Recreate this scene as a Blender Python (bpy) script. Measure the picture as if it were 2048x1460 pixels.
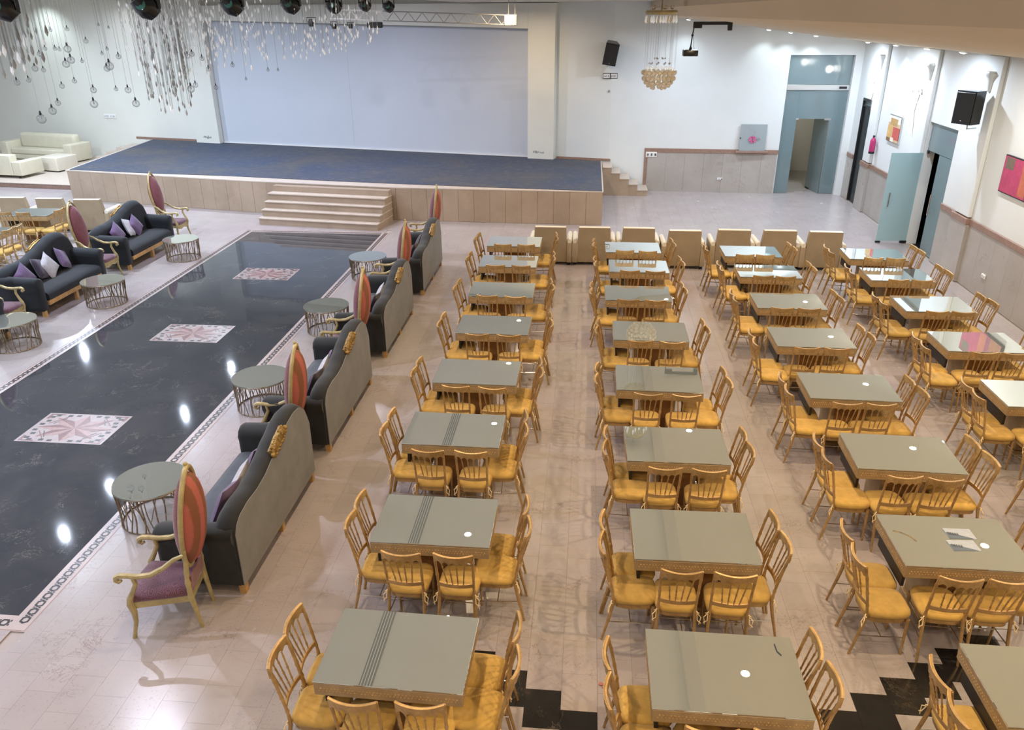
import bpy, bmesh, math, random
from mathutils import Vector, Matrix
for o in list(bpy.data.objects): bpy.data.objects.remove(o)
S = bpy.context.scene
COL = S.collection
PI = math.pi

# ------------------------------------------------------------------ camera
F_PX = 1566.4
PITCH, YAW, ROLL = 0.42283299, 0.09541411, -0.0052373
CAM = Vector((0, 0, 5.5))
def cam_axes():
    cy, sy, cp, sp = math.cos(YAW), math.sin(YAW), math.cos(PITCH), math.sin(PITCH)
    f = Vector((-sy*cp, cy*cp, -sp)); r = Vector((cy, sy, 0)); u = r.cross(f)
    cr, sr = math.cos(ROLL), math.sin(ROLL)
    return cr*r+sr*u, -sr*r+cr*u, f
CR, CU, CF = cam_axes()
cd = bpy.data.cameras.new('camera'); cam = bpy.data.objects.new('camera', cd); COL.objects.link(cam)
cd.sensor_fit = 'HORIZONTAL'; cd.sensor_width = 36; cd.lens = F_PX/2048*36; cd.clip_end = 200; cd.clip_start = .05
cam.matrix_world = Matrix(((CR.x, CU.x, -CF.x, CAM.x), (CR.y, CU.y, -CF.y, CAM.y), (CR.z, CU.z, -CF.z, CAM.z), (0, 0, 0, 1)))
S.camera = cam
def in_frame(p, m=40):
    d = Vector(p)-CAM; z = d.dot(CF)
    if z < .1: return False
    x = 1024+F_PX*d.dot(CR)/z; y = 730-F_PX*d.dot(CU)/z
    return -m < x < 2048+m and -m < y < 1460+m

# ------------------------------------------------------------------ world, exposure, lights
S.view_settings.view_transform = 'Standard'; S.view_settings.look = 'None'
S.view_settings.gamma = 1; S.view_settings.use_curve_mapping = False
S.view_settings.exposure = 0.33
w = bpy.data.worlds.new('world'); S.world = w; w.use_nodes = True
w.node_tree.nodes['Background'].inputs[0].default_value = (.8, .85, .9, 1); w.node_tree.nodes['Background'].inputs[1].default_value = .3

WARM = (1.0, .76, .48); COOL = (.72, .83, 1.0); NEUT = (1.0, .93, .84); LAV = (.78, .80, 1.0)
def area(loc, power, col, size=.3, spread=170):
    l = bpy.data.lights.new('ceiling_lamp', 'AREA'); l.shape = 'DISK'; l.size = size; l.energy = power; l.color = col; l.spread = math.radians(spread)
    o = bpy.data.objects.new('ceiling_lamp', l); COL.objects.link(o); o.location = loc; return o
def spot(loc, target, power, col, ang=80, blend=.6, r=.04):
    l = bpy.data.lights.new('spot_lamp', 'SPOT'); l.energy = power; l.color = col; l.spot_size = math.radians(ang); l.spot_blend = blend; l.shadow_soft_size = r
    o = bpy.data.objects.new('spot_lamp', l); COL.objects.link(o); o.location = loc
    o.rotation_euler = (Vector(target)-Vector(loc)).to_track_quat('-Z', 'Y').to_euler(); return o
ZC = 5.8
ZL = 6.35
def zslope(x): return 4.65+.122*(8.3-x)
CEIL_LAMPS = []
for y in (-1.0, 3.2, 6.9, 10.6, 12.9, 17.6, 21.4, 25): CEIL_LAMPS.append(((-2.15, y, ZC-.03), 54, WARM))
for y in (-1.5, 2, 5.6, 9.2, 14.1, 16.8, 21.4, 24.3): CEIL_LAMPS.append(((2.65, y, zslope(2.65)-.03), 80 if y < 20 else 90, WARM if y < 20 else COOL))
for y in (2, 6, 9.5, 12, 15.4, 18.6, 21.8, 24.8): CEIL_LAMPS.append(((7.2, y, zslope(7.2)-.03), 78 if y > 17 else 60, COOL if y > 17 else NEUT if y > 11 else WARM))
for y in (0, 5, 10, 15.0, 17.1, 21.4, 25): CEIL_LAMPS.append(((-12.7, y, ZL-.03), 190, COOL))
for y in (0, 5.5, 9.5, 14, 19, 24): CEIL_LAMPS.append(((-7.3, y, ZL-.03), 165 if y > 6 else 115, LAV))
for y in (8, 14, 20, 26): CEIL_LAMPS.append(((-19, y, ZL-.03), 380, COOL))
for loc, p, c in CEIL_LAMPS: area(loc, p, c, .07 if loc[0] < -7 else .12)
WALL_SPOTS = [((7.95, 25.3), 1), ((7.95, 23.0), 1), ((7.95, 20.9), 1), ((7.95, 18.9), 1), ((5.3, 26.2), 0), ((5.95, 26.2), 0), ((6.7, 26.2), 0), ((2.9, 26.2), 0), ((7.95, 15.6), 2)]
for (x, y), k in WALL_SPOTS:
    z = zslope(x)-.07
    if k == 0: spot((x, y, z), (x, y+.42, z-2.2), 30, (.80, .93, 1), 100, .9)
    else: spot((x, y, z), (x+.3, y, z-2.2), 22 if k == 1 else 10, (.80, .93, 1), 100, .9)
spot((-21.3, 30.5, 6.1), (-21.3, 31.7, 3.2), 130, (.8, .95, 1), 110, .9)
spot((-17.5, 29.6, 6.1), (-17.5, 31.0, 3.2), 40, (.9, .95, 1), 110, .9)

# ------------------------------------------------------------------ materials
def new_mat(name):
    m = bpy.data.materials.new(name); m.use_nodes = True; nt = m.node_tree
    b = nt.nodes['Principled BSDF']; return m, nt, b
def N(nt, t, **kw):
    n = nt.nodes.new(t)
    for k, v in kw.items(): setattr(n, k, v)
    return n
def ramp(nt, src, stops, interp='LINEAR'):
    r = N(nt, 'ShaderNodeValToRGB'); r.color_ramp.interpolation = interp
    e = r.color_ramp.elements
    while len(e) < len(stops): e.new(.5)
    for i, (p, c) in enumerate(stops): e[i].position = p; e[i].color = (*c, 1) if len(c) == 3 else c
    nt.links.new(src, r.inputs[0]); return r.outputs[0]
def noise(nt, scale, detail=4, rough=.55, vec=None, dist=0):
    n = N(nt, 'ShaderNodeTexNoise'); n.inputs['Scale'].default_value = scale; n.inputs['Detail'].default_value = detail
    n.inputs['Roughness'].default_value = rough; n.inputs['Distortion'].default_value = dist
    if vec is not None: nt.links.new(vec, n.inputs['Vector'])
    return n.outputs[0]
def geopos(nt): return N(nt, 'ShaderNodeNewGeometry').outputs['Position']
def mixc(nt, fac, a, b, mode='MIX'):
    m = N(nt, 'ShaderNodeMix', data_type='RGBA', blend_type=mode)
    for sock, v in ((0, fac), (6, a), (7, b)):
        if isinstance(v, (int, float)): m.inputs[sock].default_value = v
        elif isinstance(v, tuple): m.inputs[sock].default_value = (*v, 1)
        else: nt.links.new(v, m.inputs[sock])
    return m.outputs[2]
def bump(nt, b, h, strength=.2, dist=.01):
    bm = N(nt, 'ShaderNodeBump'); bm.inputs['Strength'].default_value = strength; bm.inputs['Distance'].default_value = dist
    nt.links.new(h, bm.inputs['Height']); nt.links.new(bm.outputs[0], b.inputs['Normal'])
def simple(name, col, rough=.5, metal=0, var=.0, scale=8, spec=None, bstr=0, bscale=60, emit=None, estr=0, trans=0, coat=0, objvar=0, sheen=0, alpha=1):
    m, nt, b = new_mat(name)
    b.inputs['Roughness'].default_value = rough; b.inputs['Metallic'].default_value = metal
    b.inputs['Transmission Weight'].default_value = trans; b.inputs['Coat Weight'].default_value = coat
    b.inputs['Sheen Weight'].default_value = sheen; b.inputs['Alpha'].default_value = alpha
    if spec is not None: b.inputs['Specular IOR Level'].default_value = spec
    c = None
    if var:
        tc = N(nt, 'ShaderNodeTexCoord').outputs['Object']
        f = noise(nt, scale, 4, .6, tc)
        lo = tuple(x*(1-var) for x in col); hi = tuple(min(1, x*(1+var)) for x in col)
        c = ramp(nt, f, [(.3, lo), (.7, hi)])
    if objvar:
        oi = N(nt, 'ShaderNodeObjectInfo').outputs['Random']
        lo = tuple(x*(1-objvar) for x in (1, 1, 1))
        r = ramp(nt, oi, [(0, lo), (1, (1, 1, 1))])
        c = mixc(nt, 1.0, c if c is not None else col, r, 'MULTIPLY')
    if c is not None: nt.links.new(c, b.inputs['Base Color'])
    else: b.inputs['Base Color'].default_value = (*col, 1)
    if bstr:
        bump(nt, b, noise(nt, bscale, 3, .6, N(nt, 'ShaderNodeTexCoord').outputs['Object']), bstr)
    if emit: b.inputs['Emission Color'].default_value = (*emit, 1); b.inputs['Emission Strength'].default_value = estr
    return m

M = {}
# gold paint, fabrics
M['gold'] = simple('gold_paint', (.48, .305, .125), .36, .5, .25, 14, objvar=.2)
M['gold_pale'] = simple('pale_gold_paint', (.42, .34, .165), .45, .3, .2, 10)
M['gold_dark'] = simple('antique_gold', (.29, .175, .045), .38, .55, .6, 30, bstr=.6, bscale=50)
M['pad'] = simple('yellow_seat_cloth', (.57, .355, .085), .85, 0, .18, 6, bstr=.6, bscale=12, objvar=.3, sheen=.1)
M['tie'] = simple('pale_ribbon', (.78, .62, .36), .8)
M['apron'] = simple('gold_table_paint', (.36, .255, .135), .45, .25, .15, 9)
M['carve'] = simple('carved_relief_gold', (.50, .32, .13), .45, .35, .3, 40)
M['panel_dark'] = simple('brown_recess_panel', (.22, .10, .025), .5, .2, .3, 5)
M['panel_black'] = simple('black_side_panel', (.012, .010, .010), .5)
def glass_top():
    m, nt, b = new_mat('grey_green_table_glass')
    b.inputs['Base Color'].default_value = (.80, .89, .88, 1)
    b.inputs['Roughness'].default_value = .0; b.inputs['Metallic'].default_value = .84
    b.inputs['IOR'].default_value = 1.62; b.inputs['Specular IOR Level'].default_value = .75
    b.inputs['Coat Weight'].default_value = 1; b.inputs['Coat IOR'].default_value = 1.6; b.inputs['Coat Roughness'].default_value = .0
    return m
M['glass_top'] = glass_top()
M['glass_edge'] = simple('dark_glass_edge', (.04, .055, .05), .15)
M['mirror_top'] = simple('olive_mirror_glass', (.60, .66, .62), .0, .84)
M['mirror_pale'] = simple('pale_mirror_glass', (.74, .77, .68), .0, .84)
M['bronze'] = simple('dark_bronze_wire', (.26, .20, .13), .35, .6, .5, 30)
M['velvet'] = simple('charcoal_velvet', (.008, .009, .010), .8, 0, .4, 6, sheen=.14)
M['velvet_blue'] = simple('slate_velvet_seat', (.040, .052, .070), .75, 0, .25, 5, sheen=.3)
M['velvet_left'] = simple('blue_grey_velvet', (.004, .007, .011), .8, 0, .3, 5, sheen=.08)
M['rear_cloth'] = simple('taupe_grey_cloth', (.20, .195, .19), .9, 0, .1, 3, bstr=.2, bscale=8)
M['wood'] = simple('honey_wood', (.46, .27, .10), .5, 0, .2, 12)
M['purple'] = simple('purple_velvet', (.115, .065, .16), .8, 0, .25, 6, sheen=.3)
M['plum'] = simple('dark_plum_velvet', (.022, .010, .034), .8, 0, .2, 6, sheen=.25)
M['white_cush'] = simple('silver_white_cloth', (.46, .455, .50), .75, 0, .12, 20)
M['cream'] = simple('cream_leather', (.64, .60, .46), .5, 0, .05, 3)
M['beige_back'] = simple('beige_cloth_back', (.32, .245, .155), .75, 0, .08, 3)
M['white_arm'] = simple('ivory_leather', (.66, .61, .50), .45, 0, .05, 4)
M['black'] = simple('matte_black', (.008, .008, .009), .45)
M['black_gloss'] = simple('black_plastic', (.010, .011, .012), .25)
M['white_plastic'] = simple('white_plastic', (.78, .78, .76), .4)
M['grey_mark'] = simple('grey_marks', (.25, .25, .25), .6)
M['steel'] = simple('brushed_steel', (.62, .63, .63), .28, .9)
M['chrome'] = simple('chrome_rod', (.75, .75, .75), .15, 1)
M['alu'] = simple('truss_paint', (.30, .30, .28), .5, .2)
M['alu_white'] = simple('white_truss_paint', (.80, .80, .76), .4, .1)
M['lens_green'] = simple('green_glass_lens', (.03, .16, .12), .08, coat=1)
M['pinkred'] = simple('magenta_red_paint', (.40, .02, .12), .35, coat=.4)
M['lamp_on'] = simple('lit_lamp_lens', (1, 1, 1), .5, emit=(.92, .97, 1), estr=14)
M['shade_on'] = simple('lit_glass_shade', (1, 1, 1), .4, emit=(1, .95, .88), estr=5)
M['crystal'] = simple('crystal_painted_sparkle', (.92, .94, .95), .12, 0, trans=.0, coat=1, emit=(.95, .97, 1), estr=.15)  # opaque white with faint glow, imitating the sparkle of crystals catching light
M['crystal_grey'] = simple('smoky_crystal', (.50, .50, .48), .12, 0, trans=.3, coat=.5)
M['cord'] = simple('thin_grey_cord', (.36, .36, .34), .5)
M['amber'] = simple('amber_glass_bead', (.88, .76, .56), .1, .0, trans=.6, coat=1)
def thin_glass():
    m, nt, b = new_mat('clear_blown_glass')
    nt.nodes.remove(b)
    out = nt.nodes['Material Output']
    tr = N(nt, 'ShaderNodeBsdfTransparent'); tr.inputs[0].default_value = (.93, .94, .94, 1)
    gl = N(nt, 'ShaderNodeBsdfGlossy'); gl.inputs[0].default_value = (.55, .55, .55, 1); gl.inputs['Roughness'].default_value = .1
    lw = N(nt, 'ShaderNodeLayerWeight'); lw.inputs[0].default_value = .3
    mx = N(nt, 'ShaderNodeMixShader'); nt.links.new(lw.outputs['Facing'], mx.inputs[0]); nt.links.new(tr.outputs[0], mx.inputs[1]); nt.links.new(gl.outputs[0], mx.inputs[2])
    nt.links.new(mx.outputs[0], out.inputs[0]); return m
M['bulb_glass'] = thin_glass()
M['door_glass'] = simple('teal_tinted_glass', (.19, .26, .275), .08, 0, coat=.5, trans=.2)
M['frost_glass'] = simple('frosted_aqua_glass', (.38, .56, .60), .3, 0, coat=.5, trans=.15)

def marble(name, base, dark, vein, rough, scale=1.2, tilevar=.06, pink=None, veinw=.02, coat=0.0, vein_strength=.8, speck=True):
    m, nt, b = new_mat(name)
    pos = geopos(nt)
    f = noise(nt, scale, 6, .6, pos, .4)
    c = ramp(nt, f, [(.35, dark), (.62, base)])
    if pink:
        f2 = noise(nt, .35, 3, .5, pos)
        c = mixc(nt, ramp(nt, f2, [(.42, (0, 0, 0)), (.62, (1, 1, 1))]), c, mixc(nt, 1.0, c, pink, 'MULTIPLY'))
    # veins: thin bands of distorted noise
    v = noise(nt, scale*(3.2 if speck else 1.6), 8, .68, pos, .6)
    mth = N(nt, 'ShaderNodeMath', operation='SUBTRACT'); nt.links.new(v, mth.inputs[0]); mth.inputs[1].default_value = .5
    ab = N(nt, 'ShaderNodeMath', operation='ABSOLUTE'); nt.links.new(mth.outputs[0], ab.inputs[0])
    vm = ramp(nt, ab.outputs[0], [(0, (1, 1, 1)), (veinw, (0, 0, 0))])
    gate = ramp(nt, noise(nt, scale*1.3, 3, .5, pos), [(.5, (0, 0, 0)), (.62, (1, 1, 1))])
    vm = mixc(nt, 1.0, vm, gate, 'MULTIPLY')
    vs = mixc(nt, 1.0, vm, (vein_strength,)*3, 'MULTIPLY')
    c = mixc(nt, vs, c, vein)
    if speck:
        sp = ramp(nt, noise(nt, 38, 5, .75, pos), [(.57, (0, 0, 0)), (.64, (1, 1, 1))])
        gate2 = ramp(nt, noise(nt, 1.7, 3, .6, pos), [(.42, (.06, .06, .06)), (.68, (.60, .60, .60))])
        c = mixc(nt, mixc(nt, 1.0, sp, gate2, 'MULTIPLY'), c, vein)
    if tilevar:
        g = N(nt, 'ShaderNodeNewGeometry').outputs['Random Per Island']; oi = N(nt, 'ShaderNodeObjectInfo').outputs['Random']
        ad = N(nt, 'ShaderNodeMath', operation='ADD'); nt.links.new(g, ad.inputs[0]); nt.links.new(oi, ad.inputs[1])
        fr = N(nt, 'ShaderNodeMath', operation='FRACT'); nt.links.new(ad.outputs[0], fr.inputs[0])
        r = ramp(nt, fr.outputs[0], [(0, (1-2*tilevar,)*3), (1, (1, 1, 1))])
        c = mixc(nt, 1.0, c, r, 'MULTIPLY')
    nt.links.new(c, b.inputs['Base Color'])
    rr = N(nt, 'ShaderNodeMapRange'); nt.links.new(noise(nt, 2.2, 4, .6, pos), rr.inputs[0])
    rr.inputs[3].default_value = rough*.7; rr.inputs[4].default_value = rough*1.35; nt.links.new(rr.outputs[0], b.inputs['Roughness'])
    b.inputs['Coat Weight'].default_value = coat; b.inputs['Coat Roughness'].default_value = .05
    return m
M['floor'] = marble('cream_limestone', (.395, .358, .346), (.365, .330, .320), (.17, .105, .09), .24, .9, .02, pink=(.98, .94, .98), veinw=.008, vein_strength=.8)
M['grout'] = simple('beige_grout', (.36, .31, .28), .6)
M['black_marble'] = marble('black_marble_tile', (.012, .012, .013), (.020, .019, .018), (.25, .2, .15), .12, 1.0, .0, veinw=.006, vein_strength=.5, speck=False)
M['runway'] = marble('dark_polished_marble', (.036, .042, .052), (.052, .056, .064), (.42, .40, .34), .04, 1.3, .0, veinw=.006, vein_strength=.4, speck=False)
M['border_cream'] = simple('cream_border_stone', (.42, .35, .33), .3, 0, .08, 5)
M['border_rose'] = simple('rose_border_stone', (.30, .20, .18), .35, 0, .1, 9)
M['mosaic_black'] = simple('black_mosaic', (.015, .013, .015), .3)
M['rose_a'] = simple('rose_marble_light', (.33, .22, .205), .25, 0, .2, 12)
M['rose_b'] = simple('rose_marble_dark', (.19, .105, .10), .25, 0, .2, 12)
M['stage_stone'] = marble('beige_stage_stone', (.42, .325, .24), (.35, .265, .19), (.24, .17, .12), .4, .9, .05, veinw=.01)
M['step_tread'] = simple('pale_stone_tread', (.54, .46, .385), .4, 0, .08, 6)
M['dado'] = marble('grey_beige_marble', (.42, .39, .36), (.36, .33, .30), (.28, .22, .2), .3, .9, .04, veinw=.01)
M['dado_cap'] = simple('brown_stone_cap', (.27, .17, .13), .4, 0, .2, 15)
M['wall'] = simple('white_wall_paint', (.665, .695, .69), .7, 0, .03, .8)
M['wall_back'] = simple('ivory_wall_paint', (.70, .70, .635), .75, 0, .04, .5)
M['screen'] = simple('pale_grey_screen', (.53, .565, .62), .8, 0, .02, .6)
M['ceiling'] = simple('tan_ceiling_paint', (.54, .445, .32), .8, 0, .03, .5)
M['ceiling_flat'] = simple('pale_ceiling_paint', (.56, .52, .44), .8, 0, .03, .5)
def carpet():
    m, nt, b = new_mat('worn_blue_carpet'); pos = geopos(nt)
    c = ramp(nt, noise(nt, .5, 6, .65, pos, .5), [(.36, (.085, .082, .088)), (.48, (.060, .068, .092)), (.66, (.044, .060, .104))])
    c = mixc(nt, ramp(nt, noise(nt, 5, 5, .7, pos), [(.5, (0, 0, 0)), (.75, (.5, .5, .5))]), c, (.14, .14, .15))
    nt.links.new(c, b.inputs['Base Color']); b.inputs['Roughness'].default_value = .95
    bump(nt, b, noise(nt, 90, 2, .5, pos), .4); return m
M['carpet'] = carpet()
def brocade(name, a, c2, sc=9):
    m, nt, b = new_mat(name); tc = N(nt, 'ShaderNodeTexCoord').outputs['Object']
    v = N(nt, 'ShaderNodeTexVoronoi'); v.inputs['Scale'].default_value = sc; nt.links.new(tc, v.inputs['Vector'])
    wv = N(nt, 'ShaderNodeMath', operation='SINE'); mu = N(nt, 'ShaderNodeMath', operation='MULTIPLY'); nt.links.new(v.outputs['Distance'], mu.inputs[0]); mu.inputs[1].default_value = 34
    nt.links.new(mu.outputs[0], wv.inputs[0])
    ad = N(nt, 'ShaderNodeMath', operation='ADD'); nt.links.new(wv.outputs[0], ad.inputs[0]); nt.links.new(noise(nt, 60, 3, .6, tc), ad.inputs[1])
    nt.links.new(ramp(nt, ad.outputs[0], [(.2, c2), (.9, a)]), b.inputs['Base Color'])
    b.inputs['Roughness'].default_value = .7; b.inputs['Sheen Weight'].default_value = .3; return m
M['brocade'] = brocade('rose_purple_brocade', (.155, .055, .088), (.075, .024, .042), 13)
M['brocade_back'] = brocade('coral_striped_brocade', (.34, .085, .065), (.25, .065, .045), 17)
M['brocade_dull'] = brocade('muted_rose_brocade', (.215, .06, .075), (.14, .035, .045), 12)

def striped():
    m, nt, b = new_mat('coral_striped_upholstery'); tc = N(nt, 'ShaderNodeTexCoord').outputs['Object']
    sp = N(nt, 'ShaderNodeSeparateXYZ'); nt.links.new(tc, sp.inputs[0])
    mu = N(nt, 'ShaderNodeMath', operation='MULTIPLY'); nt.links.new(sp.outputs[1], mu.inputs[0]); mu.inputs[1].default_value = 42
    ad = N(nt, 'ShaderNodeMath', operation='ADD'); nt.links.new(mu.outputs[0], ad.inputs[0]); nt.links.new(noise(nt, 9, 5, .7, tc, .6), ad.inputs[1])
    co = N(nt, 'ShaderNodeMath', operation='COSINE'); nt.links.new(ad.outputs[0], co.inputs[0])
    a2 = N(nt, 'ShaderNodeMath', operation='ADD'); nt.links.new(co.outputs[0], a2.inputs[0]); nt.links.new(noise(nt, 30, 4, .7, tc), a2.inputs[1])
    nt.links.new(ramp(nt, a2.outputs[0], [(.1, (.40, .105, .08)), (.75, (.21, .075, .035))]), b.inputs['Base Color'])
    b.inputs['Roughness'].default_value = .7; return m
M['brocade_back'] = striped()
# ------------------------------------------------------------------ mesh helpers
class MB:
    def __init__(s): s.bm = bmesh.new()
    def box(s, x0, x1, y0, y1, z0, z1, bev=0, seg=1, mat=None):
        b = bmesh.new(); bmesh.ops.create_cube(b, size=1)
        for v in b.verts:
            v.co = Vector((x0+(v.co.x+.5)*(x1-x0), y0+(v.co.y+.5)*(y1-y0), z0+(v.co.z+.5)*(z1-z0)))
        if bev: bmesh.ops.bevel(b, geom=list(b.edges), offset=bev, segments=seg, profile=.6, affect='EDGES')
        s._merge(b, mat); return s
    def _merge(s, b, mat=None):
        if mat is not None: bmesh.ops.transform(b, matrix=mat, verts=b.verts)
        me = bpy.data.meshes.new('t'); b.to_mesh(me); b.free(); s.bm.from_mesh(me); bpy.data.meshes.remove(me)
    def tube(s, pts, rad, n=8, caps=True, flat=1.0):
        pts = [Vector(p) for p in pts]; k = len(pts)
        if not isinstance(rad, (list, tuple)): rad = [rad]*k
        rings = []; up = None
        for i, p in enumerate(pts):
            t = (pts[min(i+1, k-1)]-pts[max(i-1, 0)]).normalized()
            if up is None:
                up = Vector((0, 0, 1)) if abs(t.z) < .9 else Vector((0, 1, 0))
            a = t.cross(up); a = a.normalized() if a.length > 1e-4 else t.orthogonal().normalized()
            b_ = a.cross(t).normalized(); up = b_
            rings.append([s.bm.verts.new(p+a*math.cos(2*PI*j/n)*rad[i]*flat+b_*math.sin(2*PI*j/n)*rad[i]) for j in range(n)])
        for i in range(k-1):
            for j in range(n): s.bm.faces.new((rings[i][j], rings[i][(j+1) % n], rings[i+1][(j+1) % n], rings[i+1][j]))
        if caps: s.bm.faces.new(rings[0][::-1]); s.bm.faces.new(rings[-1])
        return s
    def lathe(s, prof, n=16, c=(0, 0, 0), sx=1, sy=1):
        rings = []
        for r, z in prof:
            if r < 1e-5: rings.append([s.bm.verts.new((c[0], c[1], c[2]+z))])
            else: rings.append([s.bm.verts.new((c[0]+r*sx*math.cos(2*PI*j/n), c[1]+r*sy*math.sin(2*PI*j/n), c[2]+z)) for j in range(n)])
        for a, b in zip(rings, rings[1:]):
            for j in range(n):
                if len(a) == 1 and len(b) == 1: break
                if len(a) == 1: s.bm.faces.new((a[0], b[(j+1) % n], b[j]))
                elif len(b) == 1: s.bm.faces.new((a[j], a[(j+1) % n], b[0]))
                else: s.bm.faces.new((a[j], a[(j+1) % n], b[(j+1) % n], b[j]))
        if len(rings[0]) > 1: s.bm.faces.new(rings[0][::-1])
        if len(rings[-1]) > 1: s.bm.faces.new(rings[-1])
        return s
    def ball(s, c, r, n=8, m=6, sz=1.0):
        return s.lathe([(r*math.sin(PI*i/m), -r*sz*math.cos(PI*i/m)) for i in range(m+1)], n, c)
    def prism(s, poly, z0, z1):
        lo = [s.bm.verts.new((p[0], p[1], z0)) for p in poly]; hi = [s.bm.verts.new((p[0], p[1], z1)) for p in poly]
        n = len(poly); s.bm.faces.new(lo[::-1]); s.bm.faces.new(hi)
        for i in range(n): s.bm.faces.new((lo[i], lo[(i+1) % n], hi[(i+1) % n], hi[i]))
        return s
    def loft(s, rings, close=True, caps=True):
        R = [[s.bm.verts.new(p) for p in r] for r in rings]; n = len(R[0])
        for a, b in zip(R, R[1:]):
            for j in range(n if close else n-1): s.bm.faces.new((a[j], a[(j+1) % n], b[(j+1) % n], b[j]))
        if caps and close: s.bm.faces.new(R[0][::-1]); s.bm.faces.new(R[-1])
        return s
    def ring(s, c, rx, rz, r, n=36, k=8, axis='x', shape=None):
        rings = []
        for i in range(n):
            a = 2*PI*i/n; ca, sa = math.cos(a), math.sin(a)
            e = shape(a) if shape else 1
            row = []
            for j in range(k):
                b = 2*PI*j/k; d = r*math.cos(b); h = r*math.sin(b)
                row.append(Vector(c)+Vector((h, (rx*e+d)*ca, (rz*e+d)*sa)) if axis == 'x' else Vector(c)+Vector(((rx*e+d)*ca, (rz*e+d)*sa, h)))
            rings.append([s.bm.verts.new(p) for p in row])
        for i in range(n):
            a, b = rings[i], rings[(i+1) % n]
            for j in range(k): s.bm.faces.new((a[j], b[j], b[(j+1) % k], a[(j+1) % k]))
        return s
    def build(s, name, mat, parent=None, smooth=True, angle=40, kind=None):
        bmesh.ops.recalc_face_normals(s.bm, faces=s.bm.faces)
        me = bpy.data.meshes.new(name); s.bm.to_mesh(me); s.bm.free()
        me.materials.append(M[mat] if isinstance(mat, str) else mat)
        if smooth and len(me.polygons):
            me.shade_smooth()
            try: me.set_sharp_from_angle(angle=math.radians(angle))
            except Exception: pass
        o = bpy.data.objects.new(name, me); COL.objects.link(o)
        if parent is not None: o.parent = parent
        if kind: o['kind'] = kind
        return o
def tag(o, label, cat, group=None):
    o['label'] = label; o['category'] = cat
    if group: o['group'] = group
    return o
def thing(name, label, cat, loc=(0, 0, 0), rz=0, group=None):
    o = bpy.data.objects.new(name, None); COL.objects.link(o); o.location = loc; o.rotation_euler = (0, 0, rz); o.empty_display_size = .2
    return tag(o, label, cat, group)
def struct(o): o['kind'] = 'structure'; return o
def children_of(o, kids): return kids.get(o.name, [])
def dup(root, loc, rz=None, label=None, group=None):
    def cp(o, parent):
        c = o.copy(); COL.objects.link(c)
        if parent is not None:
            c.parent = parent; c.matrix_parent_inverse = o.matrix_parent_inverse.copy()
        for ch in list(o.children): cp(ch, c)
        return c
    r = cp(root, None); r.location = loc
    if rz is not None: r.rotation_euler = (0, 0, rz)
    if label: r['label'] = label
    if group: r['group'] = group
    return r
ORD = {1: 'first', 2: 'second', 3: 'third', 4: 'fourth', 5: 'fifth', 6: 'sixth', 7: 'seventh', 8: 'eighth'}

# ------------------------------------------------------------------ room shell
# back wall, left segment: local frame s (leftwards), d (towards the hall), z
WA = Vector((-1.07, 27.3)); WU = Vector((-.9778, .2096)); WN = Vector((-.2096, -.9778))
def Wp(s, d, z): p = WA+WU*s+WN*d; return (p.x, p.y, z)
def wbox(mb, s0, s1, d0, d1, z0, z1, z0b=None, z1b=None):
    z0b = z0 if z0b is None else z0b; z1b = z1 if z1b is None else z1b
    P = [Wp(s0, d0, z0), Wp(s1, d0, z0b), Wp(s1, d1, z0b), Wp(s0, d1, z0), Wp(s0, d0, z1), Wp(s1, d0, z1b), Wp(s1, d1, z1b), Wp(s0, d1, z1)]
    V = [mb.bm.verts.new(p) for p in P]
    for f in ((0, 1, 2, 3), (4, 5, 6, 7), (0, 1, 5, 4), (1, 2, 6, 5), (2, 3, 7, 6), (3, 0, 4, 7)): mb.bm.faces.new([V[i] for i in f])
    return mb
floor = struct(MB().box(-27, 8.45, -4, 34, -.3, -.014).build('floor', 'grout', smooth=False))
XW = 8.3
def wall_strip(pts, z0, z1, th, name, mat):
    mb = MB(); out = [(p[0]+p[2]*th, p[1]+p[3]*th) for p in pts]; ins = [(p[0], p[1]) for p in pts]
    return mb.prism(ins+out[::-1], z0, z1).build(name, mat, smooth=False)
YB = lambda x: 26.83+(1.97-x)*.044
struct(wall_strip([(-1.07, 27.3, 0, 1), (-27, 27.3+25.93*.2144, 0, 1)], -.02, 6.6, .25, 'wall_back_left', 'wall_back'))
# right back wall with the doorway x 6.15..8.07, z 0..4.27
mb = MB()
for x0, x1, z0, z1 in ((.7, 6.15, -.02, 6.0), (6.15, 8.07, 4.27, 6.0), (8.07, 8.6, -.02, 6.0)):
    mb.prism([(x0, YB(x0)), (x1, YB(x1)), (x1, YB(x1)+.25), (x0, YB(x0)+.25)], z0, z1)
mb.prism([(-1.07, 27.3), (.7, YB(.7)), (.7, 27.4), (-1.07, 27.6)], -.02, 6.0)
struct(mb.build('wall_back_right', 'wall', smooth=False))
# right wall with dark doorway (y 25..25.87, z 3.1) and glass bay (y 19.1..20.7, z 3.03)
mb = MB()
for y0, y1, z0, z1 in ((-4, 19.1, -.02, 6.1), (19.1, 20.7, 3.03, 6.1), (20.7, 25.0, -.02, 6.1), (25.0, 25.87, 3.1, 6.1), (25.87, 27.4, -.02, 6.1)):
    mb.box(XW, XW+.25, y0, y1, z0, z1)
wall_right = struct(mb.build('wall_right', 'wall', smooth=False))
struct(MB().box(-27.2, -26.95, -4, 34, -.02, 6.6).build('wall_left', 'wall', smooth=False))
struct(MB().box(-27, 8.6, -4.25, -4, -.02, 6.6).build('wall_front', 'wall_back', smooth=False))
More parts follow.
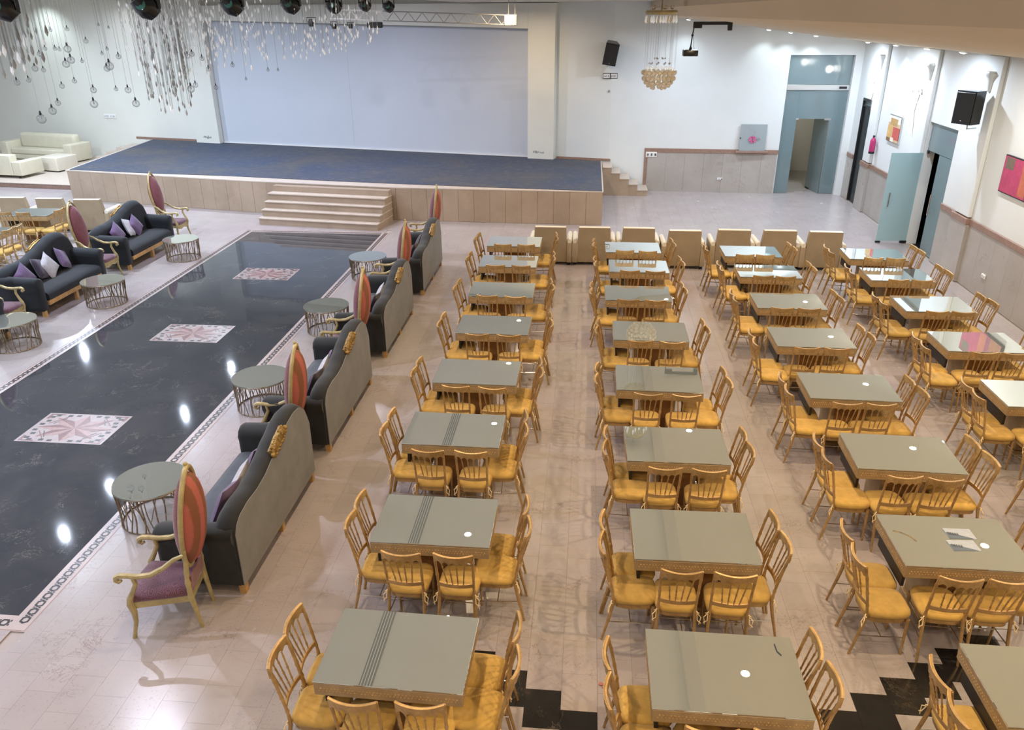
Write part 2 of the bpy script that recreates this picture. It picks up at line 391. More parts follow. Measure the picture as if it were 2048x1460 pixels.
# ceilings
ceil = MB()
ceil.box(-4.0, 1.8, -4.2, 34, ZC, ZC+.2).box(-27.2, -4.2, -4.2, 34, ZL, ZL+.2).box(-4.2, -4.0, -4.2, 34, ZC, ZL+.2)
ceilo = struct(ceil.build('ceiling', 'ceiling_flat', smooth=False))
mb = MB()
prof = [(1.8, ZC), (1.8, 5.60), (2.0, zslope(2.0)), (8.35, zslope(8.35)), (8.35, ZC+.4), (1.8, ZC+.4)]
mb.loft([[(x, y, z) for x, z in prof] for y in (-4.2, 27.4)])
struct(mb.build('ceiling_sloped', 'ceiling', smooth=False))
# pilasters on the right wall
for y0, y1 in ((24.25, 24.85), (20.75, 21.3), (17.55, 18.25)):
    p = struct(MB().box(XW-.09, XW-.002, y0, y1, 1.42, zslope(XW-.09)-.003, .012).build('trim_1', 'wall', wall_right, smooth=False))
# pillars / lintel / screen on the stage wall
pil = MB(); wbox(pil, .02, .92, .002, .30, .953, 5.78)
struct(pil.build('trim_2', 'wall_back', smooth=False))
pil = MB(); wbox(pil, 13.25, 14.3, .002, .30, .953, 6.34)
struct(pil.build('trim_3', 'wall_back', smooth=False))
lin = MB(); wbox(lin, .922, 13.248, .002, .30, 5.03, 5.78, 5.30, 5.78)
struct(lin.build('trim_4', 'wall_back', smooth=False))
scr = thing('projection_screen', 'large pale blue-grey projection screen wall behind the blue stage carpet', 'screen', (0, 0, 0))
s_ = MB(); wbox(s_, .95, 4.0+3.6, .004, .05, 1.0, 5.02, 1.0, 5.15); s_.build('panel', 'screen', scr, smooth=False)
s_ = MB(); wbox(s_, 7.604, 13.22, .004, .05, 1.0, 5.15, 1.0, 5.29); s_.build('panel', 'screen', scr, smooth=False)
s_ = MB(); wbox(s_, .95, 13.22, .004, .09, .967, .998); s_.build('bottom_rail', 'white_plastic', scr, smooth=False)
# small scuffs at the pillar feet
for s0 in (.35, 13.6):
    mk = MB(); rng = random.Random(int(s0*10))
    for i in range(7):
        a = s0+i*.055; wbox(mk, a, a+.03+.02*rng.random(), .301, .303, 1.12+.05*rng.random(), 1.18+.06*rng.random())
    tag(mk.build('wall_sticker', 'grey_mark', smooth=False), 'dark scuffed sticker at the foot of the %s stage pillar' % ('right' if s0 < 1 else 'left'), 'sticker')
# stage baseboards
b = MB(); wbox(b, 14.31, 17.4, .002, .03, .953, 1.03); struct(b.build('baseboard_left', 'dado_cap', smooth=False))
b = MB(); b.prism([(-1.05, 27.26), (.76, 26.85), (.76, 26.88), (-1.05, 27.29)], .953, 1.03); struct(b.build('baseboard_right', 'dado_cap', smooth=False))

# ------------------------------------------------------------------ floor tiles, runway, medallions
TW, TD = .3175, .415
BLK = set()
for n in range(-5, 13):
    xc = -.07+TW*(n+.5)
    yt = 4.97-.667*(xc+.22) if xc < 1.0 else 5.41+.667*(xc-2.91)
    off = 4.76 if n % 2 else 4.76+.2075
    k = round((yt-TD/2-off)/TD); BLK.add((n, k))
RX0, RX1, RY0, RY1 = -9.40, -5.32, 5.44, 20.72
def stage_y(x):
    pts = [(-16.67, 24.12), (-9.96, 22.78), (-5.45, 22.15), (.46, 21.98)]
    for (a, b_), (c, d) in zip(pts, pts[1:]):
        if x <= c: return b_+(d-b_)*(x-a)/(c-a)
    return 21.98
def tile_verts(mb, x0, x1, y0, y1, zt):
    g = .0007
    V = [mb.bm.verts.new(p) for p in ((x0+g, y0+g, -.013), (x1-g, y0+g, -.013), (x1-g, y1-g, -.013), (x0+g, y1-g, -.013), (x0+g, y0+g, zt), (x1-g, y0+g, zt), (x1-g, y1-g, zt), (x0+g, y1-g, zt))]
    for f in ((4, 5, 6, 7), (0, 1, 5, 4), (1, 2, 6, 5), (2, 3, 7, 6), (3, 0, 4, 7)): mb.bm.faces.new([V[i] for i in f])
rt = random.Random(5)
near = []; rest = MB()
one = MB(); tile_verts(one, -TW/2, TW/2, -TD/2, TD/2, 0); one_o = one.build('tile', 'floor', floor, smooth=False); one_me = one_o.data
one_b = one_me.copy(); one_b.materials.clear(); one_b.materials.append(M['black_marble'])
cnt = 0; first = True
for n in range(-84, 27):
    x0 = -.07+TW*n; x1 = x0+TW
    if x1 > XW+.1: continue
    off = 4.76 if n % 2 else 4.76+.2075
    for k in range(-13, 66):
        y0 = off+TD*k; y1 = y0+TD
        xc, yc = (x0+x1)/2, (y0+y1)/2
        if y0 < -3.9 or (yc > 27.2 and xc > 0) or yc > 27.0+max(0, -xc)*.25: continue
        # cut by runway
        X0, X1, Y0, Y1 = x0, min(x1, XW), y0, y1
        if X1-X0 < .02: continue
        if X1 > RX0 and X0 < RX1 and Y1 > RY0 and Y0 < RY1:
            ins = X0 >= RX0-.001 and X1 <= RX1+.001 and Y0 >= RY0-.001 and Y1 <= RY1+.001
            if ins: continue
            if X0 < RX0: X1 = RX0
            elif X1 > RX1 and X0 < RX1: X0 = RX1
            elif Y0 < RY0: Y1 = RY0
            else: Y0 = RY1
            if X1-X0 < .02 or Y1-Y0 < .02: continue
        if -16.6 < xc < .4 and yc > stage_y(xc)+.3: continue
        full = abs(X1-X0-TW) < 1e-4 and abs(Y1-Y0-TD) < 1e-4
        isb = (n, k) in BLK
        vis = full and in_frame((xc, yc, 0), 30)
        if (vis and yc < 6.9 and xc > -5.2 and cnt < 298) or (isb and vis):
            if first: o = one_o; first = False
            else: o = one_o.copy(); COL.objects.link(o); o.parent = floor
            if isb: o.data = one_b; o['label'] = 'black marble tile'
            o.location = (xc, yc, 0); cnt += 1
        elif full or True:
            tile_verts(rest, X0, X1, Y0, Y1, 0)
print('single tiles', cnt)
rest.build('tiles', 'floor', floor, smooth=False, kind='stuff')
# runway
MB().box(-9.19, -5.53, 5.65, 20.51, -.013, .001).build('runway_slab', 'runway', floor, smooth=False)
for nm, bx in (('border_strip', (-5.53, RX1, RY0, RY1)), ('border_strip', (RX0, -9.19, RY0, RY1)), ('border_strip', (-9.19, -5.53, RY0, 5.65)), ('border_strip', (-9.19, -5.53, 20.51, RY1))):
    MB().box(bx[0], bx[1], bx[2], bx[3], -.013, .0005).build(nm, 'border_cream', floor, smooth=False)
mz = MB(); ln = MB()
def hexring(cx, cy, along):
    P = .118
    L, Wd, t = .056, .046, .025
    def ringpts(l, w_): return [(-l, 0), (-l*.55, w_), (l*.55, w_), (l, 0), (l*.55, -w_), (-l*.55, -w_)]
    o, i = ringpts(L, Wd), ringpts(L-t, Wd-t*.8)
    for a in range(6):
        b_ = (a+1) % 6
        if a in (0, 2, 3, 5) or True:
            q = [o[a], o[b_], i[b_], i[a]]
            q = [(cx+p[0], cy+p[1]) if along == 'x' else (cx+p[1], cy+p[0]) for p in q]
            mz.bm.faces.new([mz.bm.verts.new((x, y, .0025)) for x, y in q])
    for sgn in (-1, 1):
        q = [(P/2-.012, sgn*.030), (P/2, sgn*.045), (P/2+.012, sgn*.030), (P/2, sgn*.012)]
        q = [(cx+p[0], cy+p[1]) if along == 'x' else (cx+p[1], cy+p[0]) for p in q]
        mz.bm.faces.new([mz.bm.verts.new((x, y, .0025)) for x, y in q])
P = .118
y = RY0+.16
while y < RY1-.1:
    hexring(-5.425, y, 'y'); hexring(-9.295, y, 'y'); y += P
x = RX0+.25
while x < RX1-.2:
    hexring(x, 5.545, 'x'); hexring(x, 20.615, 'x'); x += P
mz.build('chain_mosaic', 'mosaic_black', floor, smooth=False, kind='stuff')
for x0, x1 in ((RX1-.018, RX1-.008), (RX0+.008, RX0+.018)):
    MB().box(x0, x1, RY0+.01, RY1-.01, -.012, .002).build('border_line', 'border_rose', floor, smooth=False)
MB().box(RX0+.02, RX1-.02, RY0+.008, RY0+.018, -.012, .002).build('border_line', 'border_rose', floor, smooth=False)
M['medal_base'] = simple('dusty_rose_stone', (.30, .245, .235), .3, 0, .12, 9)
# medallions: unit square -.5...5 stretched 1.30 x .85
def medallion(cy):
    root = MB().box(-.65, .65, -.425, .425, -.012, .002).build('medallion', 'medal_base', floor, smooth=False)
    root.location = (-7.31, cy, 0)
    def poly(pts, z=.0035, mat='rose_a', name='star_facet'):
        m = MB(); m.prism([(p[0]*1.3, p[1]*.85) for p in pts], .002, z); return m.build(name, mat, root, smooth=False)
    # star with 8 points: N,S,E,W long; diagonals medium
    tips = []
    for i in range(8):
        a = PI/2+i*PI/4; r = .45 if i % 2 == 0 else .47
        tips.append((r*math.cos(a), r*math.sin(a)))
    for i in range(8):
        a = PI/2+i*PI/4
        for sgn in (1, -1):
            v = a+sgn*PI/8; rv = .25
            pa = tips[i]; pb = (rv*math.cos(v), rv*math.sin(v))
            tri = [(0, 0), pa, pb] if sgn > 0 else [(0, 0), pb, pa]
            poly(tri, .0035, 'rose_a' if sgn > 0 else 'rose_b')
    for sx in (-1, 1):
        for sy in (-1, 1):
            # corner panels with dots
            poly([(sx*.47, sy*.47), (sx*.30, sy*.47), (sx*.30, sy*.44), (sx*.44, sy*.44), (sx*.44, sy*.30), (sx*.47, sy*.30)], .0035, 'rose_b', 'corner_frame')
            for dx, dy in ((.40, .22), (.22, .42), (.36, .42), (.41, .36), (.12, .43), (.43, .10)):
                poly([(sx*dx-.026, sy*dy-.028), (sx*dx+.026, sy*dy-.028), (sx*dx+.026, sy*dy+.028), (sx*dx-.026, sy*dy+.028)], .0045, 'mosaic_black', 'inlay_dot')
            for t in range(2):
                a0 = (.30+.06*t, .13); b0 = (.22, .33+.05*t)
                poly([(sx*(a0[0]), sy*a0[1]), (sx*(a0[0]+.012), sy*a0[1]), (sx*(b0[0]+.012), sy*b0[1]), (sx*b0[0], sy*b0[1])], .004, 'mosaic_black' if t == 0 else 'rose_b', 'inlay_line')
    return root
for cy in (9.40, 13.13, 16.82): medallion(cy)

# ------------------------------------------------------------------ stage
SZ = .95
stg = thing('stage', 'raised stage with beige stone front, blue carpet and centre steps', 'stage', (0, 0, 0))
front = [(-16.67, 24.12), (-9.96, 22.78), (-5.45, 22.15), (.46, 21.98)]
poly = [(-16.65, 24.16), (-9.96, 22.82), (-5.45, 22.19), (.44, 22.02), (.44, 26.86), (-1.05, 27.24), (-17.3, 30.72)]
MB().prism(poly, 0, SZ-.03).build('platform', 'stage_stone', stg, smooth=False)
top = [(-16.72, 24.10), (-9.96, 22.76), (-5.45, 22.13), (.48, 21.96), (.48, 26.86), (-1.05, 27.26), (-17.35, 30.74)]
MB().prism(top, SZ-.03, SZ-.002).build('stone_rim', 'step_tread', stg, smooth=False)
cp_ = [(-16.6, 24.16), (-13.7, 23.72), (-10.9, 23.45), (-7.7, 22.92), (-5.45, 22.62), (-2.5, 22.28), (.44, 22.0), (.44, 26.8), (-1.05, 27.2), (-17.25, 30.68)]
MB().prism(cp_, SZ-.002, SZ+.012).build('carpet', 'carpet', stg, smooth=False)
# facing slabs
def slabs(a, b, z0, z1, wd, parent, mat, name, out=.02, rng=random.Random(3)):
    a = Vector(a); b = Vector(b); L = (b-a).length; u = (b-a)/L; nrm = Vector((u.y, -u.x))
    n = max(1, round(L/wd)); wd = L/n
    for i in range(n):
        p = a+u*(wd*i+.003); q = a+u*(wd*(i+1)-.003); t = out+rng.random()*.004
        MB().prism([p, q, q-nrm*-t, p-nrm*-t], z0, z1).build(name, mat, parent, smooth=False)
for (a, b) in zip(front, front[1:]): slabs(a, b, .005, SZ-.035, .46, stg, 'stage_stone', 'facing_slab')
slabs((.44, 22.0), (.44, 26.8), .005, SZ-.035, .46, stg, 'stage_stone', 'facing_slab')
# centre steps
sa = Vector((-9.12, 22.52)); sb = Vector((-5.55, 22.02)); su = (sb-sa).normalized(); sn = Vector((su.y, -su.x))
for i in range(5):
    z1 = .19*(i+1)-(.03 if i == 4 else .0); d = .22*(4-i)+.30; 
    if i == 4: d = .22
    q = [sa, sb, sb+sn*d, sa+sn*d]
    MB().prism(q, 0 if i == 0 else .19*i+.001, z1-.028 if i < 4 else SZ-.035).build('step_riser', 'stage_stone', stg, smooth=False)
    q2 = [sa-su*.01, sb+su*.01, sb+su*.01+sn*(d+.025), sa-su*.01+sn*(d+.025)]
    if i < 4: MB().prism(q2, z1-.027, z1).build('step_tread', 'step_tread', stg, smooth=False)
# side steps at the right end
SS = [(.50, .80, .92), (.80, 1.07, .74), (1.07, 1.37, .56), (1.37, 1.66, .38), (1.66, 1.98, .20)]
for x0, x1, z in SS:
    MB().box(x0+.001, x1, 25.95, 26.80, 0, z-.028).build('step_riser', 'stage_stone', stg, smooth=False)
    MB().box(x0-.0, x1+.012, 25.93, 26.80, z-.027, z).build('step_tread', 'step_tread', stg, smooth=False)
# low platform at the left
plat = thing('low_platform', 'low cream stone platform left of the stage with brown riser', 'platform', (0, 0, 0))
pp = [(-26.9, 26.55), (-17.02, 25.5), (-17.42, 30.72), (-26.9, 32.75)]
MB().prism(pp, 0, .15).build('riser', 'dado_cap', plat, smooth=False)
pp2 = [(-26.9, 26.52), (-17.0, 25.47), (-17.40, 30.72), (-26.9, 32.75)]
MB().prism(pp2, .151, .17).build('top_slab', 'step_tread', plat, smooth=False)
# little steps at the back left of the stage
for i in range(3):
    s0 = 17.05+i*.55
    bx = MB(); wbox(bx, s0, s0+.54, .05, 1.0, .172 if True else 0, .75-.2*i); bx.build('side_step', 'step_tread', plat, smooth=False)

# ------------------------------------------------------------------ dado on back-right and right wall
dd = thing('dado_panelling', 'grey marble dado with brown cap along the back wall right of stage', 'dado', (0, 0, 0)); del dd['category']; del dd['label']; dd['kind'] = 'structure'; dd.name = 'trim_5'
x = 1.98
while x < 6.10:
    x1 = min(x+.61, 6.12); ya, yb = YB(x), YB(x1)
    MB().prism([(x+.002, ya-.03), (x1-.002, yb-.03), (x1-.002, yb-.002), (x+.002, ya-.002)], 0, 1.27).build('marble_panel', 'dado', dd, smooth=False); x = x1+.0
MB().prism([(1.88, YB(1.88)-.045), (6.14, YB(6.14)-.045), (6.14, YB(6.14)-.002), (1.88, YB(1.88)-.002)], 1.272, 1.40).build('cap', 'dado_cap', dd, smooth=False)
MB().prism([(1.88, YB(1.88)-.045), (1.975, YB(1.975)-.045), (1.975, YB(1.975)-.002), (1.88, YB(1.88)-.002)], 0, 1.27).build('end_cap', 'dado_cap', dd, smooth=False)
dr = bpy.data.objects.new('trim_6', None); COL.objects.link(dr); dr['kind'] = 'structure'
for y0, y1, off in ((-3.9, 17.5, .03), (17.5, 18.3, .11), (18.3, 19.08, .03), (20.72, 24.2, .03), (24.2, 24.9, .11), (24.9, 24.98, .03), (25.9, 26.5, .03)):
    n = max(1, round((y1-y0)/.62)); st = (y1-y0)/n
    if y0 < 0: pass
    for i in range(n):
        a, b_ = y0+st*i, y0+st*(i+1)
        if b_ < 8: continue
        MB().box(XW-off, XW-.002, a+.002, b_-.002, 0, 1.27).build('marble_panel', 'dado', dr, smooth=False)
    MB().box(XW-off-.02, XW-.002, max(y0, 0), y1, 1.272, 1.40, .008).build('cap', 'dado_cap', dr, smooth=False)

# ------------------------------------------------------------------ doorways
# glass front at the back wall
d1 = bpy.data.objects.new('door_1', None); COL.objects.link(d1); d1['kind'] = 'structure'
yd = YB(7.1)+.12
def pane(x0, x1, z0, z1, mat='door_glass', nm='glass_pane', yy=yd): return MB().box(x0, x1, yy-.006, yy+.006, z0, z1).build(nm, mat, d1, smooth=False)
pane(6.16, 8.06, 3.40, 4.26); pane(6.16, 6.60, .01, 3.23); pane(7.62, 8.06, .01, 3.23); pane(6.603, 7.617, 2.37, 3.23)
MB().box(6.16, 8.06, yd-.05, yd+.05, 3.235, 3.395, .006).build('transom_bar', 'steel', d1, smooth=False)
MB().box(7.75, 7.98, yd-.065, yd-.051, 3.28, 3.35).build('closer_cover', 'black', d1, smooth=False)
MB().box(6.58, 6.66, yd-.02, yd+.02, 2.33, 2.39).build('patch_fitting', 'steel', d1, smooth=False)
MB().box(7.46, 7.66, yd-.02, yd+.02, 2.33, 2.39).build('patch_fitting', 'steel', d1, smooth=False)
lf = MB().box(0, 1.0, -.006, .006, .01, 2.34).build('door_leaf', 'door_glass', d1, smooth=False); lf.location = (7.60, yd+.02, 0); lf.rotation_euler = (0, 0, math.radians(100))
hd = MB().tube([(.82, -.05, .95), (.82, -.05, 1.35)], .016).tube([(.82, -.05, 1.0), (.82, 0, 1.0)], .01).tube([(.82, -.05, 1.3), (.82, 0, 1.3)], .01).build('handle', 'chrome', lf)
MB().box(.70, .95, -.02, .02, .0, .05).build('floor_hinge', 'black', lf, smooth=False)
# corridor behind it
cor = struct(bpy.data.objects.new('wall_corridor', None)); COL.objects.link(cor)
mb = MB(); mb.box(5.6, 5.75, 27.15, 31, -.02, 4.6).box(8.3, 8.45, 27.4, 31, -.02, 4.6).box(5.6, 8.45, 30.9, 31.05, -.02, 4.6).box(5.6, 8.45, 27.15, 31, 4.5, 4.6)
mb.build('corridor_wall', 'wall_back', cor, smooth=False)
MB().box(5.75, 8.3, 27.15, 30.9, -.02, 0.0).build('corridor_floor', 'dado', cor, smooth=False)
MB().box(7.02, 7.06, 29.0, 30.9, 0, 3.0).build('corridor_partition', 'wall_back', cor, smooth=False)
area((6.7, 29.0, 4.4), 25, NEUT, .4)
# dark door on the right wall
d2 = bpy.data.objects.new('door_2', None); COL.objects.link(d2); d2['kind'] = 'structure'
MB().box(XW+.03, XW+.08, 25.03, 25.84, .01, 2.86).build('door_leaf', 'black_gloss', d2, smooth=False)
fr = MB().box(XW-.02, XW+.1, 25.0, 25.05, 0, 3.1).box(XW-.02, XW+.1, 25.82, 25.87, 0, 3.1).box(XW-.02, XW+.1, 25.05, 25.82, 3.02, 3.1).box(XW+.0, XW+.1, 25.05, 25.82, 2.86, 2.9)
fr.build('door_frame', 'black', d2, smooth=False)
MB().box(XW+.04, XW+.05, 25.05, 25.82, 2.9, 3.02).build('transom_glass', 'door_glass', d2, smooth=False)
MB().box(XW+.12, XW+.14, 24.9, 25.95, 0, 3.2).build('backing', 'black', d2, smooth=False)
# glass bay with open leaf on the right wall
d3 = bpy.data.objects.new('door_3', None); COL.objects.link(d3); d3['kind'] = 'structure'
MB().box(XW+.06, XW+.07, 19.12, 20.68, 2.36, 3.02).build('glass_pane', 'door_glass', d3, smooth=False)
MB().box(XW+.06, XW+.07, 19.12, 19.95, .01, 2.35).build('glass_pane', 'door_glass', d3, smooth=False)
MB().box(XW+.05, XW+.08, 20.60, 20.68, 2.28, 2.36).build('patch_fitting', 'black', d3, smooth=False)
MB().tube([(XW-.02, 19.75, .95), (XW-.02, 19.75, 1.45)], .018).tube([(XW-.02, 19.75, 1.0), (XW+.06, 19.75, 1.0)], .01).tube([(XW-.02, 19.75, 1.4), (XW+.06, 19.75, 1.4)], .01).build('handle', 'chrome', d3)
lf = MB().box(-.78, 0, -.007, .007, .05, 2.28).build('door_leaf', 'frost_glass', d3, smooth=False); lf.location = (XW+.0, 20.72, 0); lf.rotation_euler = (0, 0, math.radians(3))
MB().box(-.78, -.66, -.02, .02, .0, .05).build('patch_fitting', 'black', lf, smooth=False)
MB().box(-.16, .0, -.03, .03, .0, .06).build('floor_hinge', 'black', lf, smooth=False)
MB().tube([(-.66, -.05, .95), (-.66, -.05, 1.30)], .014).tube([(-.66, -.05, 1.0), (-.66, 0, 1.0)], .008).tube([(-.66, -.05, 1.25), (-.66, 0, 1.25)], .008).build('handle', 'chrome', lf)
MB().tube([(-.74, .05, .95), (-.74, .05, 1.18)], .012).build('handle', 'chrome', lf)
MB().box(XW+.9, XW+1.0, 18.4, 21.4, -.02, 3.4).box(XW+.25, XW+1.0, 18.4, 18.5, -.02, 3.4).box(XW+.25, XW+1.0, 21.3, 21.4, -.02, 3.4).box(XW+.25, XW+1, 18.4, 21.4, 3.4, 3.5).box(XW+.1, XW+1, 18.4, 21.4, -.1, -.015).build('lobby_wall', 'black', d3, smooth=False)

# ------------------------------------------------------------------ wall things
def lamp_fixture(loc, label, on='lamp_on', r=.07, grp=None):
    t = thing('ceiling_light', label, 'light', loc, 0, grp)
    MB().lathe([(r*1.35, -.0), (r*1.35, -.012), (r, -.018), (r, -.002), (r*1.35, 0)], 16).build('trim_ring', 'white_plastic', t)
    MB().lathe([(0, -.035), (r*.6, -.03), (r*.98, -.012), (r*.98, -.003)], 16).build('lens', on, t)
    return t
for i, ((x, y), k) in enumerate(WALL_SPOTS):
    z = zslope(x)-.012
    lab = ['ceiling spot above the back wall, %s from the left' % ORD[[5.3, 5.95, 6.7, 2.9].index(x)+1 if x != 2.9 else 1]] if k == 0 else ['ceiling spot by the right wall, %s from the back corner' % ORD[{25.3: 1, 23.0: 2, 20.9: 3, 18.9: 4, 15.6: 5}[y]]]
    if k == 0: lab = ['lit ceiling spot over the back wall, %s from the left' % {2.9: 'first', 5.3: 'second', 5.95: 'third', 6.7: 'fourth'}[x]]
    f = lamp_fixture((x, y, z), lab[0], grp='spots along the wall edge of the tan ceiling'); f.rotation_euler = (0, math.atan(.122), 0)
# linear slot diffuser in the ceiling
sd = thing('slot_diffuser', 'long black and white slotted air diffuser in ceiling over sofa-side tables', 'air vent', (-3.2, 0, ZC))
MB().box(-.11, .11, 7.5, 19.5, -.006, -.001).build('backing', 'black', sd, smooth=False)
for i in range(4): MB().box(-.079+i*.049, -.069+i*.049, 7.5, 19.5, -.02, -.007).build('slat', 'white_plastic', sd, smooth=False)

def speaker(label, loc, rot, wd=.42, hh=.66, dp=.38):
    t = thing('wall_speaker', label, 'speaker', loc); t.rotation_euler = rot
    m = MB(); m.loft([[(-wd/2, 0, z), (wd/2, 0, z), (wd/2*.7, dp, z), (-wd/2*.7, dp, z)] for z in (-hh/2, hh/2)]); m.build('cabinet', 'black_gloss', t, smooth=False)
    MB().box(-wd/2+.02, wd/2-.02, -.02, -.001, -hh/2+.03, hh/2-.03, .006).build('grille', 'black', t, smooth=False)
    MB().lathe([(.0, 0), (.016, 0), (.016, .004), (0, .006)], 12, (0, 0, 0)).build('badge', 'white_plastic', t).location = (0, -.024, -hh/2+.07)
    MB().tube([(0, dp*.6, -hh/2), (0, dp*.6, -hh/2-.10), (0, dp+.12, -hh/2-.10)], .018).build('bracket', 'steel', t)
    return t
speaker('black loudspeaker tilted on the back wall, right of the stage', (.62, 26.38, 4.29), (math.radians(12), math.radians(9), math.radians(4)))
speaker('black loudspeaker bracketed to the right wall above the glass door', (7.72, 17.75, 3.66), (0, 0, math.radians(-62)), .46, .66, .36)
# white label plates under back speaker
def plate(label, x, y, z, w_, h_, marks=2, parent_mat='white_plastic', frame=True, nm='switch_plate'):
    t = thing(nm, label, 'plate', (x, y, z))
    MB().box(-w_/2, w_/2, -.02, 0, -h_/2, h_/2, .006).build('face', 'black' if frame else 'white_plastic', t, smooth=False)
    for i in range(marks):
        a = -w_/2+w_/marks*i+.015
        MB().box(a, a+w_/marks-.03, -.026, -.0205, -h_/2+.02, h_/2-.02).build('panel', 'white_plastic', t, smooth=False)
        rg = random.Random(i+int(z*10)); k = MB()
        for j in range(4):
            b_ = a+.02+j*(w_/marks-.06)/4; k.box(b_, b_+.015+.015*rg.random(), -.030, -.0265, -h_/2+.035+.02*rg.random(), h_/2-.035-.03*rg.random())
        k.build('marking', 'grey_mark', t, smooth=False)
    return t
plate('black-framed double sign plate below the back wall speaker', .64, YB(.64)-.0, 3.63, .46, .17)
plate('white multi-switch panel at left end of the back dado', 2.10, YB(2.1)-.034, 1.20, .36, .17, 3, frame=False)
plate('white double socket low on the back dado', 4.38, YB(4.38)-.034, .45, .17, .08, 2, frame=False, nm='wall_socket')
p = plate('white double socket on the right wall dado', 0, 0, 0, .17, .09, 2, frame=False, nm='wall_socket'); p.location = (XW-.034, 16.4, .47); p.rotation_euler = (0, 0, -PI/2)
q = Wp(16.6+1.9, .0, 1.75); plate('faint double switch plate on wall left of the stage', q[0], q[1]-.0, 1.78, .6, .16, 2, frame=False).rotation_euler = (0, 0, math.radians(-12))
bx = thing('wall_sensor', 'tiny dark sensor on the back wall below the sign plate', 'sensor', (.62, YB(.62)-.03, 3.17)); MB().box(-.03, .03, -.0, .028, -.03, .03, .008).build('body', 'grey_mark', bx)
# hatch with flower decal
ht = thing('service_hatch', 'grey frosted glass hatch panel with pink flower above the dado', 'hatch', (5.29, YB(5.29)-.05, 1.38))
hp = MB().box(-.41, .41, -.03, .0, 0, .82).build('panel', simple('frosted_grey_glass', (.30, .35, .37), .25, coat=.5), ht, smooth=False); hp.location = (0, -.02, 0); hp.rotation_euler = (math.radians(-3), 0, 0)
MB().box(-.52, .52, -.12, -.0, -.07, -.002, .006).build('ledge', 'dado_cap', ht, smooth=False)
MB().box(-.42, -.38, -.06, -.035, .38, .41).build('hinge', 'black', ht, smooth=False)
fl = MB()
for i in range(6):
    a = i*PI/3+.3; c = Vector((-.02+.075*math.cos(a), .36+.075*math.sin(a)))
    pts = [(c.x+.055*math.cos(t), c.y+.042*math.sin(t)) for t in [k*PI/5 for k in range(10)]]
    V = [fl.bm.verts.new((p_[0], -.072+p_[1]*.0 - .0, p_[1])) for p_ in pts]; fl.bm.faces.new(V)
fl.build('flower_decal', simple('pink_decal', (.55, .12, .28), .5), ht, smooth=False)
st = MB().tube([(.05, -.074, .36), (.12, -.074, .37), (.17, -.074, .42)], .006).tube([(.17, -.074, .42), (.22, -.074, .36)], .014, flat=.6).tube([(-.2, -.074, .72), (.05, -.074, .6), (.0, -.074, .45)], .004); st.build('stem_decal', 'grey_mark', ht)
# pictures on the right wall
def picture(label, yc, zc, wy, hz, patches, frame_mat):
    t = thing('framed_picture', label, 'picture', (XW-.002, yc, zc))
    MB().box(-.045, 0, -wy/2, wy/2, -hz/2, hz/2).build('frame', frame_mat, t, smooth=False)
    for i, (y0, y1, z0, z1, c) in enumerate(patches):
        # y given left->right in view (left = far = +y)
        MB().box(-.052-.0004*i, -.0455, wy/2-.02-(wy-.04)*y1, wy/2-.02-(wy-.04)*y0, -hz/2+.02+(hz-.04)*z0, -hz/2+.02+(hz-.04)*z1).build('canvas_patch', simple('canvas_paint', c, .7, 0, .15, 10), t, smooth=False)
    return t
picture('abstract tan, cream and red painting between the wall sconces', 22.87, 2.57, .92, .70, [(0, 1, 0, 1, (.55, .40, .25)), (0, 1, .72, 1, (.72, .70, .62)), (.15, .75, .62, .9, (.45, .29, .11)), (.0, .42, .15, .6, (.60, .38, .14)), (.45, 1, .1, .58, (.50, .10, .08)), (.35, .6, 0, .16, (.75, .68, .58)), (0, .3, 0, .12, (.22, .12, .05))], 'steel')
picture('large magenta painting with a grey square near the right edge', 15.85, 2.54, 1.65, .72, [(0, 1, 0, 1, (.42, .05, .13)), (.04, .24, .66, .98, (.16, .12, .09)), (.45, .62, .05, .95, (.46, .13, .08)), (.62, .8, 0, .8, (.25, .04, .10)), (.72, 1, 0, .45, (.32, .12, .05))], 'black')
# extinguisher
ex = thing('fire_extinguisher', 'magenta-red fire extinguisher hanging by the dark door', 'extinguisher', (XW-.13, 24.05, 1.74))
MB().lathe([(0, .0), (.075, .0), (.08, .03), (.08, .34), (.06, .40), (.025, .43), (.025, .46), (0, .46)], 16).build('cylinder', 'pinkred', ex)
MB().box(-.02, .02, -.06, .04, .45, .50, .008).build('valve_handle', 'black', ex)
MB().tube([(0, .03, .47), (0, .10, .40), (0, .11, .15)], .012).build('hose', 'black', ex)
MB().lathe([(0, -.01), (.082, -.01), (.082, .05), (0, .05)], 16).build('base_band', 'black', ex)
MB().box(.08, .128, -.03, .03, .25, .32).build('wall_hook', 'steel', ex)
